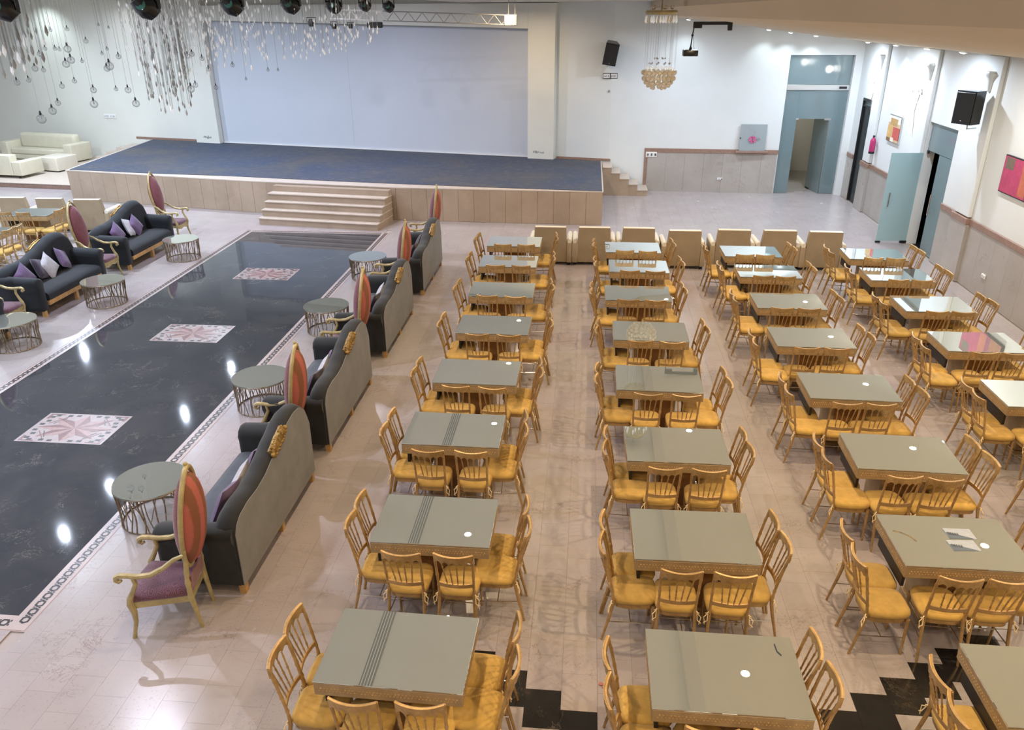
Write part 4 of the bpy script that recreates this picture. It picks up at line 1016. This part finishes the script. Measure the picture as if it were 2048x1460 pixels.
# cream lounge set on the low platform
def cushion_box(x0, x1, y0, y1, z0, z1, b=.05): return MB().box(x0, x1, y0, y1, z0, z1, b, 3)
sf = thing('cream_sofa', 'cream sofa with rolled back against the wall left of stage', 'sofa', (-21.6, 30.55, .17), math.radians(-12))
cushion_box(-1.55, 1.25, .05, .40, .38, .98, .12).build('backrest', 'cream', sf)
cushion_box(-1.55, 1.25, -.48, .06, .22, .44, .06).build('seat_cushion', 'cream', sf)
cushion_box(-1.55, 1.25, -.46, .36, .03, .215, .02).build('base', 'cream', sf)
cushion_box(1.26, 1.66, -.60, .42, .04, .70, .04).build('armrest', 'cream', sf)
cushion_box(-1.95, -1.56, -.60, .42, .04, .70, .04).build('armrest', 'cream', sf)
sf = thing('cream_sofa', 'cream sofa seen from behind at the far left edge', 'sofa', (-20.75, 26.95, .17), math.radians(-8))
cushion_box(-2.6, .42, -.38, -.06, .10, .80, .03).build('backrest', 'cream', sf)
cushion_box(-2.6, .40, -.05, .62, .10, .42, .05).build('seat_cushion', 'cream', sf)
cushion_box(.43, .80, -.38, .66, .10, .58, .03).build('armrest', 'cream', sf)
for x in (-1.9, -.6, .6): MB().lathe([(0, 0), (.04, 0), (.04, .098), (0, .098)], 10, (x, -.3, 0)).build('foot', 'black', sf)
pf = thing('pouffe', 'square white pouffe beside the cream sofas left of stage', 'pouffe', (-19.85, 28.3, .17), math.radians(-14))
cushion_box(-.48, .48, -.48, .48, .04, .52, .03).build('body', 'white_arm', pf)
MB().box(-.42, .42, -.42, .42, 0, .039).build('base', 'black', pf, smooth=False)

# ------------------------------------------------------------------ dark sofas
L_S = 2.25
def hprof(t):
    K = [(0, .80), (.02, .88), (.07, .94), (.16, .965), (.26, .955), (.36, .975), (.48, 1.05), (.60, 1.14), (.72, 1.215), (.80, 1.235), (.88, 1.215), (.945, 1.12), (.98, .98), (1.0, .86)]
    for (a, ha), (b_, hb) in zip(K, K[1:]):
        if t <= b_:
            u = (t-a)/(b_-a); u = u*u*(3-2*u)*.5+u*.5; return ha+(hb-ha)*u
    return K[-1][1]
def make_sofa(label, sx, group, vel='velvet', seat='velvet_blue', left=False):
    t = thing('hump_back_sofa', label, 'sofa', group=group)
    X = lambda x: sx*x
    n = 40; rings = []
    for i in range(n+1):
        u = i/n; y = -L_S/2+L_S*u; h = hprof(u)
        rings.append([(X(.004), y, .13), (X(.004), y, h-.07), (X(.012), y, h-.03), (X(.045), y, h-.004), (X(.10), y, h+.008), (X(.17), y, h-.01), (X(.225), y, h-.06), (X(.245), y, h-.13), (X(.235), y, h-.28), (X(.26), y, .40), (X(.26), y, .13)])
    MB().loft(rings).build('backrest', vel, t, angle=60)
    rings = []
    for i in range(n+1):
        u = i/n; y = -L_S/2-.001+(L_S+.002)*u; h = hprof(u)-.045
        rings.append([(X(-.006), y, .125), (X(.0035), y, .125), (X(.0035), y, h), (X(-.006), y, h)])
    MB().loft(rings).build('rear_panel', 'rear_cloth', t, angle=50)
    for s in (-1, 1):
        rings = []; yo = s*(L_S/2+.012)
        prof = [(0, .13), (0, .62), (.045, .70), (.04, .77), (-.02, .815), (-.11, .82), (-.185, .785), (-.215, .72), (-.20, .66), (-.20, .13)]
        for x, g in ((.03, 0), (.82, 0), (.86, -.012), (.875, -.03)):
            rings.append([(X(x), yo+s*(p[0]+(g if p[0] > -.1 else -g)), p[1]+(g if p[1] > .5 else 0)-(.03*(x/.87))*(p[1] > .5)) for p in prof])
        MB().loft(rings).build('armrest', vel, t, angle=50)
    m = MB(); y0, y1 = -L_S/2+.205, L_S/2-.205; rings = []
    for i in range(15):
        u = i/14; y = y0+(y1-y0)*u; e = .012*math.sin(PI*u)+.004*math.sin(9*u)
        rings.append([(X(.262), y, .29), (X(.262), y, .465+e), (X(.5), y, .485+e), (X(.78), y, .475+e), (X(.86), y, .455+e), (X(.905), y, .41), (X(.91), y, .34), (X(.88), y, .29)])
    m.loft(rings); m.build('seat', seat, t, angle=60)
    MB().box(min(X(.28), X(.885)), max(X(.28), X(.885)), y0, y1, .20, .288).build('base_rail', 'wood', t, smooth=False)
    for y in (-L_S/2+.06, 0, L_S/2-.06):
        MB().box(min(X(.005), X(.075)), max(X(.005), X(.075)), y-.035, y+.035, 0, .124).build('leg', 'wood', t, smooth=False)
        zt = .124 if y else .199
        if y: MB().box(min(X(.80), X(.87)), max(X(.80), X(.87)), y-.035, y+.035, 0, .128).build('leg', 'wood', t, smooth=False)
        else: MB().box(min(X(.80), X(.87)), max(X(.80), X(.87)), y-.035, y+.035, 0, .199).build('leg', 'wood', t, smooth=False)
    # carved ornament on the slope of the back
    m = MB(); rings = []
    for i in range(15):
        u = .49+.17*i/14; y = -L_S/2+L_S*u; h = hprof(u); wd = .055*math.sin(PI*min(1, max(.06, i/14)))**.5
        rings.append([(X(-.022), y, h-.02-wd*1.6), (X(-.030), y, h-.03), (X(.0), y, h+.014+wd*.35), (X(.06), y, h+.012), (X(.045), y, h-.01), (X(-.008), y, h-.03-wd)])
    m.loft(rings)
    rg = random.Random(4)
    for i in range(13):
        u = .495+.16*i/12; y = -L_S/2+L_S*u; h = hprof(u)
        m.ball((X(-.024), y, h-.045-.035*rg.random()), .014+.007*rg.random(), 7, 5); m.ball((X(.02), y, h+.012+.01*rg.random()), .013+.008*rg.random(), 7, 5)
    for u in (.485, .665):
        y = -L_S/2+L_S*u; h = hprof(u); m.ball((X(-.01), y, h-.02), .03, 9, 7)
    m.build('carved_ornament', 'gold_dark', t, angle=60)
    return t
def cushion(label, loc, rot, mat, s=.42, group='sofa cushions'):
    m = MB(); n = 8; P1 = []
    def pt(i, j, sg):
        u, v = -1+2*i/n, -1+2*j/n
        k = (1-u**4)*(1-v**4); pin = 1-.10*(1-abs(u))*0-.07*(1-u*u)*(abs(v) > .99)-.0
        x = u*s/2*(1-.08*(1-v*v)*(-1)*0-.06*(v*v < .99)*0); y = v*s/2
        x *= 1-.09*(1-v*v)*abs(u)**3; y *= 1-.09*(1-u*u)*abs(v)**3
        return (x, sg*(.062*k**.55), y+s/2)
    grids = []
    for sg in (-1, 1):
        g = [[m.bm.verts.new(pt(i, j, sg)) for j in range(n+1)] for i in range(n+1)]; grids.append(g)
        for i in range(n):
            for j in range(n): m.bm.faces.new((g[i][j], g[i+1][j], g[i+1][j+1], g[i][j+1]))
    bmesh.ops.remove_doubles(m.bm, verts=m.bm.verts, dist=.0005)
    o = m.build('cushion', mat, angle=80); o.location = loc; o.rotation_euler = rot
    return tag(o, label, 'cushion', group)
# right row: rear faces at x=-3.38, facing -x
SR = [(7.27, 'nearest, beside the sofa-side tables'), (10.16, 'second from the camera'), (13.40, 'third from the camera'), (16.72, 'farthest, next to the stage steps')]
sr0 = None
for i, (yc, w_) in enumerate(SR):
    lab = 'charcoal velvet hump-back sofa in right sofa row, %s' % w_
    if sr0 is None: sr0 = make_sofa(lab, -1, 'charcoal sofas along the right of runway'); o = sr0
    else: o = dup(sr0, (0, 0, 0), 0, lab)
    o.location = (-3.37, yc, 0)
    if i in (0, 1): pass
which = ['first (nearest) right sofa', 'second right sofa', 'third right sofa', 'fourth (farthest) right sofa']
def cush_right(yc, items, nm):
    for k, (dy, mat, cname) in enumerate(items):
        cushion('%s cushion on the %s, %s from near arm' % (cname, nm, ORD[k+1]), (-3.37-.46-.005*(k % 2), yc+dy, .50), (math.radians(22), math.radians((10, -12, 14, -8)[k]), PI/2), mat, .47)
cush_right(7.27, [(-.56, 'purple', 'purple'), (-.16, 'white_cush', 'silver-white'), (.24, 'purple', 'mid-purple'), (.64, 'plum', 'dark plum')], which[0])
cush_right(10.16, [(-.52, 'plum', 'dark plum'), (-.10, 'white_cush', 'silver-white'), (.32, 'purple', 'purple'), (.70, 'plum', 'plum')], which[1])
cush_right(13.40, [(-.45, 'plum', 'dark plum'), (.0, 'white_cush', 'silver-white')], which[2])
cush_right(16.72, [(-.40, 'plum', 'dark plum'), (.2, 'plum', 'plum')], which[3])
# left row: rear faces at x=-11.55, facing +x
SL = [(11.55, 'cut off by the left edge'), (14.80, 'middle one'), (17.95, 'farthest, nearest the stage')]
sl0 = None
for i, (yc, w_) in enumerate(SL):
    lab = 'blue-black velvet hump-back sofa in left row, %s' % w_
    if sl0 is None: sl0 = make_sofa(lab, 1, 'dark sofas along the left of runway', 'velvet_left', 'velvet_left', True); o = sl0
    else: o = dup(sl0, (0, 0, 0), 0, lab)
    o.location = (-11.50, yc, 0)
def cush_left(yc, items, nm):
    for k, (dy, mat, cname) in enumerate(items):
        cushion('%s cushion on the %s, %s from near arm' % (cname, nm, ORD[k+1]), (-11.50+.42+.005*(k % 2), yc+dy, .52), (math.radians(22), math.radians((24, -14, 28, -22)[k]), -PI/2+.25), mat, .46)
cush_left(14.80, [(-.62, 'purple', 'light purple'), (-.24, 'plum', 'dark plum'), (.14, 'white_cush', 'silver-white'), (.50, 'purple', 'purple')], 'middle left sofa')
cush_left(17.95, [(-.40, 'purple', 'light purple'), (.02, 'white_cush', 'silver-white'), (.42, 'purple', 'purple')], 'farthest left sofa')

# ------------------------------------------------------------------ throne armchairs
def make_throne(label, group):
    t = thing('throne_armchair', label, 'armchair', group=group)   # faces +x
    G = 'gold_pale'
    # oval frame in the y-z plane, leaning back
    tilt = Matrix.Translation((-.27, 0, .62)) @ Matrix.Rotation(math.radians(-7), 4, 'Y')
    shp = lambda a: 1+.07*max(0, math.sin(a))**14
    f = MB().ring((0, 0, .54), .245, .525, .026, 44, 8, 'x', shp).build('oval_frame', G, t); f.matrix_local = tilt
    def dome(x0, bulge, mat, nm):
        m = MB(); rings = []
        for k in range(7):
            q = k/6; rr = math.cos(q*PI/2)*.98+.0
            rings.append([(x0+bulge*math.sin(q*PI/2), .225*max(.02, rr)*math.cos(2*PI*j/28), .54+.505*max(.02, rr)*math.sin(2*PI*j/28)) for j in range(28)])
        m.loft(rings); o = m.build(nm, mat, t, angle=70); o.matrix_local = tilt; return o
    dome(.004, .125, 'brocade_dull', 'back_cushion'); dome(-.004, -.15, 'brocade_back', 'rear_upholstery')
    for s in (-1, 1):
        # back post, turned
        MB().tube([(-.33, s*.19, 0), (-.305, s*.195, .22), (-.285, s*.20, .38), (-.285, s*.205, .50), (-.285, s*.205, .55), (-.285, s*.205, .60), (-.29, s*.20, .66), (-.305, s*.205, .80), (-.325, s*.235, .95)], [.018, .023, .030, .024, .030, .022, .028, .022, .018], 8).build('back_post', G, t)
        # arm with scroll
        P_ = [(-.315, s*.235, .90), (-.22, s*.25, .865), (-.12, s*.27, .79), (0, s*.29, .735), (.12, s*.295, .725), (.22, s*.295, .74), (.28, s*.295, .745), (.315, s*.295, .725), (.32, s*.295, .695), (.295, s*.295, .675), (.27, s*.295, .69)]
        MB().tube(P_, [.018, .022, .026, .027, .026, .026, .028, .028, .026, .022, .014], 8).build('armrest', G, t)
        MB().tube([(.17, s*.29, .735), (.155, s*.29, .64), (.20, s*.285, .54), (.245, s*.28, .46), (.255, s*.28, .40), (.235, s*.28, .30), (.235, s*.285, .20), (.265, s*.29, .08), (.285, s*.292, 0)], [.024, .022, .024, .030, .034, .030, .023, .019, .022], 8).build('front_leg', G, t)
    # apron
    pl = [(-.29, -.20), (.25, -.27), (.27, 0), (.25, .27), (-.29, .20)]
    m = MB(); m.prism(pl, .33, .40); m.build('seat_rail', G, t, smooth=False)
    m = MB(); fr = []
    for i in range(13):
        y = -.25+.5*i/12; d = .03*abs(math.cos(PI*i/6)); fr.append([(.262, y, .335), (.275, y, .335), (.272, y, .275+d), (.262, y, .275+d)])
    m.loft(fr); m.build('front_apron', G, t)
    m = MB(); rings = []
    for g, z in ((-.004, .401), (.012, .42), (.012, .455), (-.015, .485), (-.08, .500), (-.16, .505)):
        k = 1+g/.27; rings.append([(-.03+(x+.03)*k, y*k, z) for x, y in [(-.29, -.20), (-.1, -.235), (.24, -.27), (.275, -.1), (.275, .1), (.24, .27), (-.1, .235), (-.29, .20)]])
    m.loft(rings); m.build('seat_cushion', 'brocade', t, angle=60)
    # lower back panel between the posts
    MB().loft([[(-.30, -.19, .42), (-.285, -.19, .42), (-.285, .19, .42), (-.30, .19, .42)], [(-.31, -.17, .60), (-.295, -.17, .60), (-.295, .17, .60), (-.31, .17, .60)]]).build('lower_back_panel', 'brocade_dull', t, smooth=False)
    for k in range(3): pass
    MB().ball((-.40, 0, 1.745), .022, 8, 6).build('finial', G, t)
    return t
TR = [(5.80, 'nearest the camera'), (8.72, 'second from the camera'), (11.90, 'third from the camera'), (15.10, 'fourth from the camera'), (18.55, 'farthest, by the stage')]
th0 = None
for i, (y, w_) in enumerate(TR):
    lab = 'gilt oval-back armchair in rose brocade, right row, %s' % w_
    if th0 is None: th0 = make_throne(lab, 'oval-back gilt armchairs'); o = th0
    else: o = dup(th0, (0, 0, 0), 0, lab)
    o.location = (-3.97, y, 0); o.rotation_euler = (0, 0, PI+math.radians((9, 6, 8, 5, 7)[i]))
for y, w_ in ((13.02, 'nearest visible, by sofa arm'), (16.30, 'between two dark sofas'), (19.75, 'farthest, by the stage')):
    o = dup(th0, (-10.98, y, 0), 0, 'gilt oval-back armchair in rose brocade, left row, %s' % w_)

# ------------------------------------------------------------------ coffee tables
def make_coffee(label, top_mat, group):
    t = thing('coffee_table', label, 'coffee table', group=group); R_ = .42
    MB().lathe([(0, .488), (R_, .488), (R_, .500), (0, .500)], 48).build('glass_top', top_mat, t, angle=30)
    MB().ring((0, 0, .482), R_-.008, R_-.008, .011, 48, 6, 'z').build('top_rim', 'bronze', t)
    MB().ring((0, 0, .012), R_*.93, R_*.93, .010, 48, 6, 'z').build('base_ring', 'bronze', t)
    m = MB(); rg = random.Random(9); n = 34
    for i in range(n):
        a0 = 2*PI*i/n+rg.uniform(-.05, .05); pts = []; da = rg.choice((-1, 1))*rg.uniform(.04, .16)
        for k in range(7):
            u = k/6; a = a0+da*u+.05*math.sin(4*u+i); r = R_*(.93+.05*u)-.012*math.sin(PI*u); pts.append((r*math.cos(a), r*math.sin(a), .012+.468*u))
        m.tube(pts, .0062+.003*rg.random(), 5)
        if i % 2 == 0:
            u0 = rg.uniform(.3, .6); a1 = a0+da*u0; pts = []
            for k in range(4):
                u = u0+(1-u0)*k/3; a = a1-da*1.6*(k/3); r = R_*(.93+.05*u); pts.append((r*math.cos(a), r*math.sin(a), .012+.468*u))
            m.tube(pts, .005, 5)
    m.build('branch_cage', 'bronze', t)
    return t
ct = make_coffee('round wire-cage coffee table, nearest, beside the nearest armchair', 'mirror_top', 'wire-cage coffee tables'); ct.location = (-5.0, 7.42, 0)
for (x, y, w_) in ((-4.82, 10.34, 'second from camera on the right'), (-4.80, 13.51, 'third from camera on the right'), (-4.87, 16.77, 'farthest on the right')):
    dup(ct, (x, y, 0), y, 'round wire-cage coffee table with olive glass top, %s' % w_)
cl = make_coffee('round wire-cage coffee table with pale top, cut by left edge', 'mirror_pale', 'wire-cage coffee tables'); cl.location = (-10.24, 12.28, 0)
for (x, y, w_) in ((-9.90, 14.63, 'middle on the left'), (-9.84, 17.90, 'farthest on the left')):
    dup(cl, (x, y, 0), y, 'round wire-cage coffee table with pale glass top, %s' % w_)
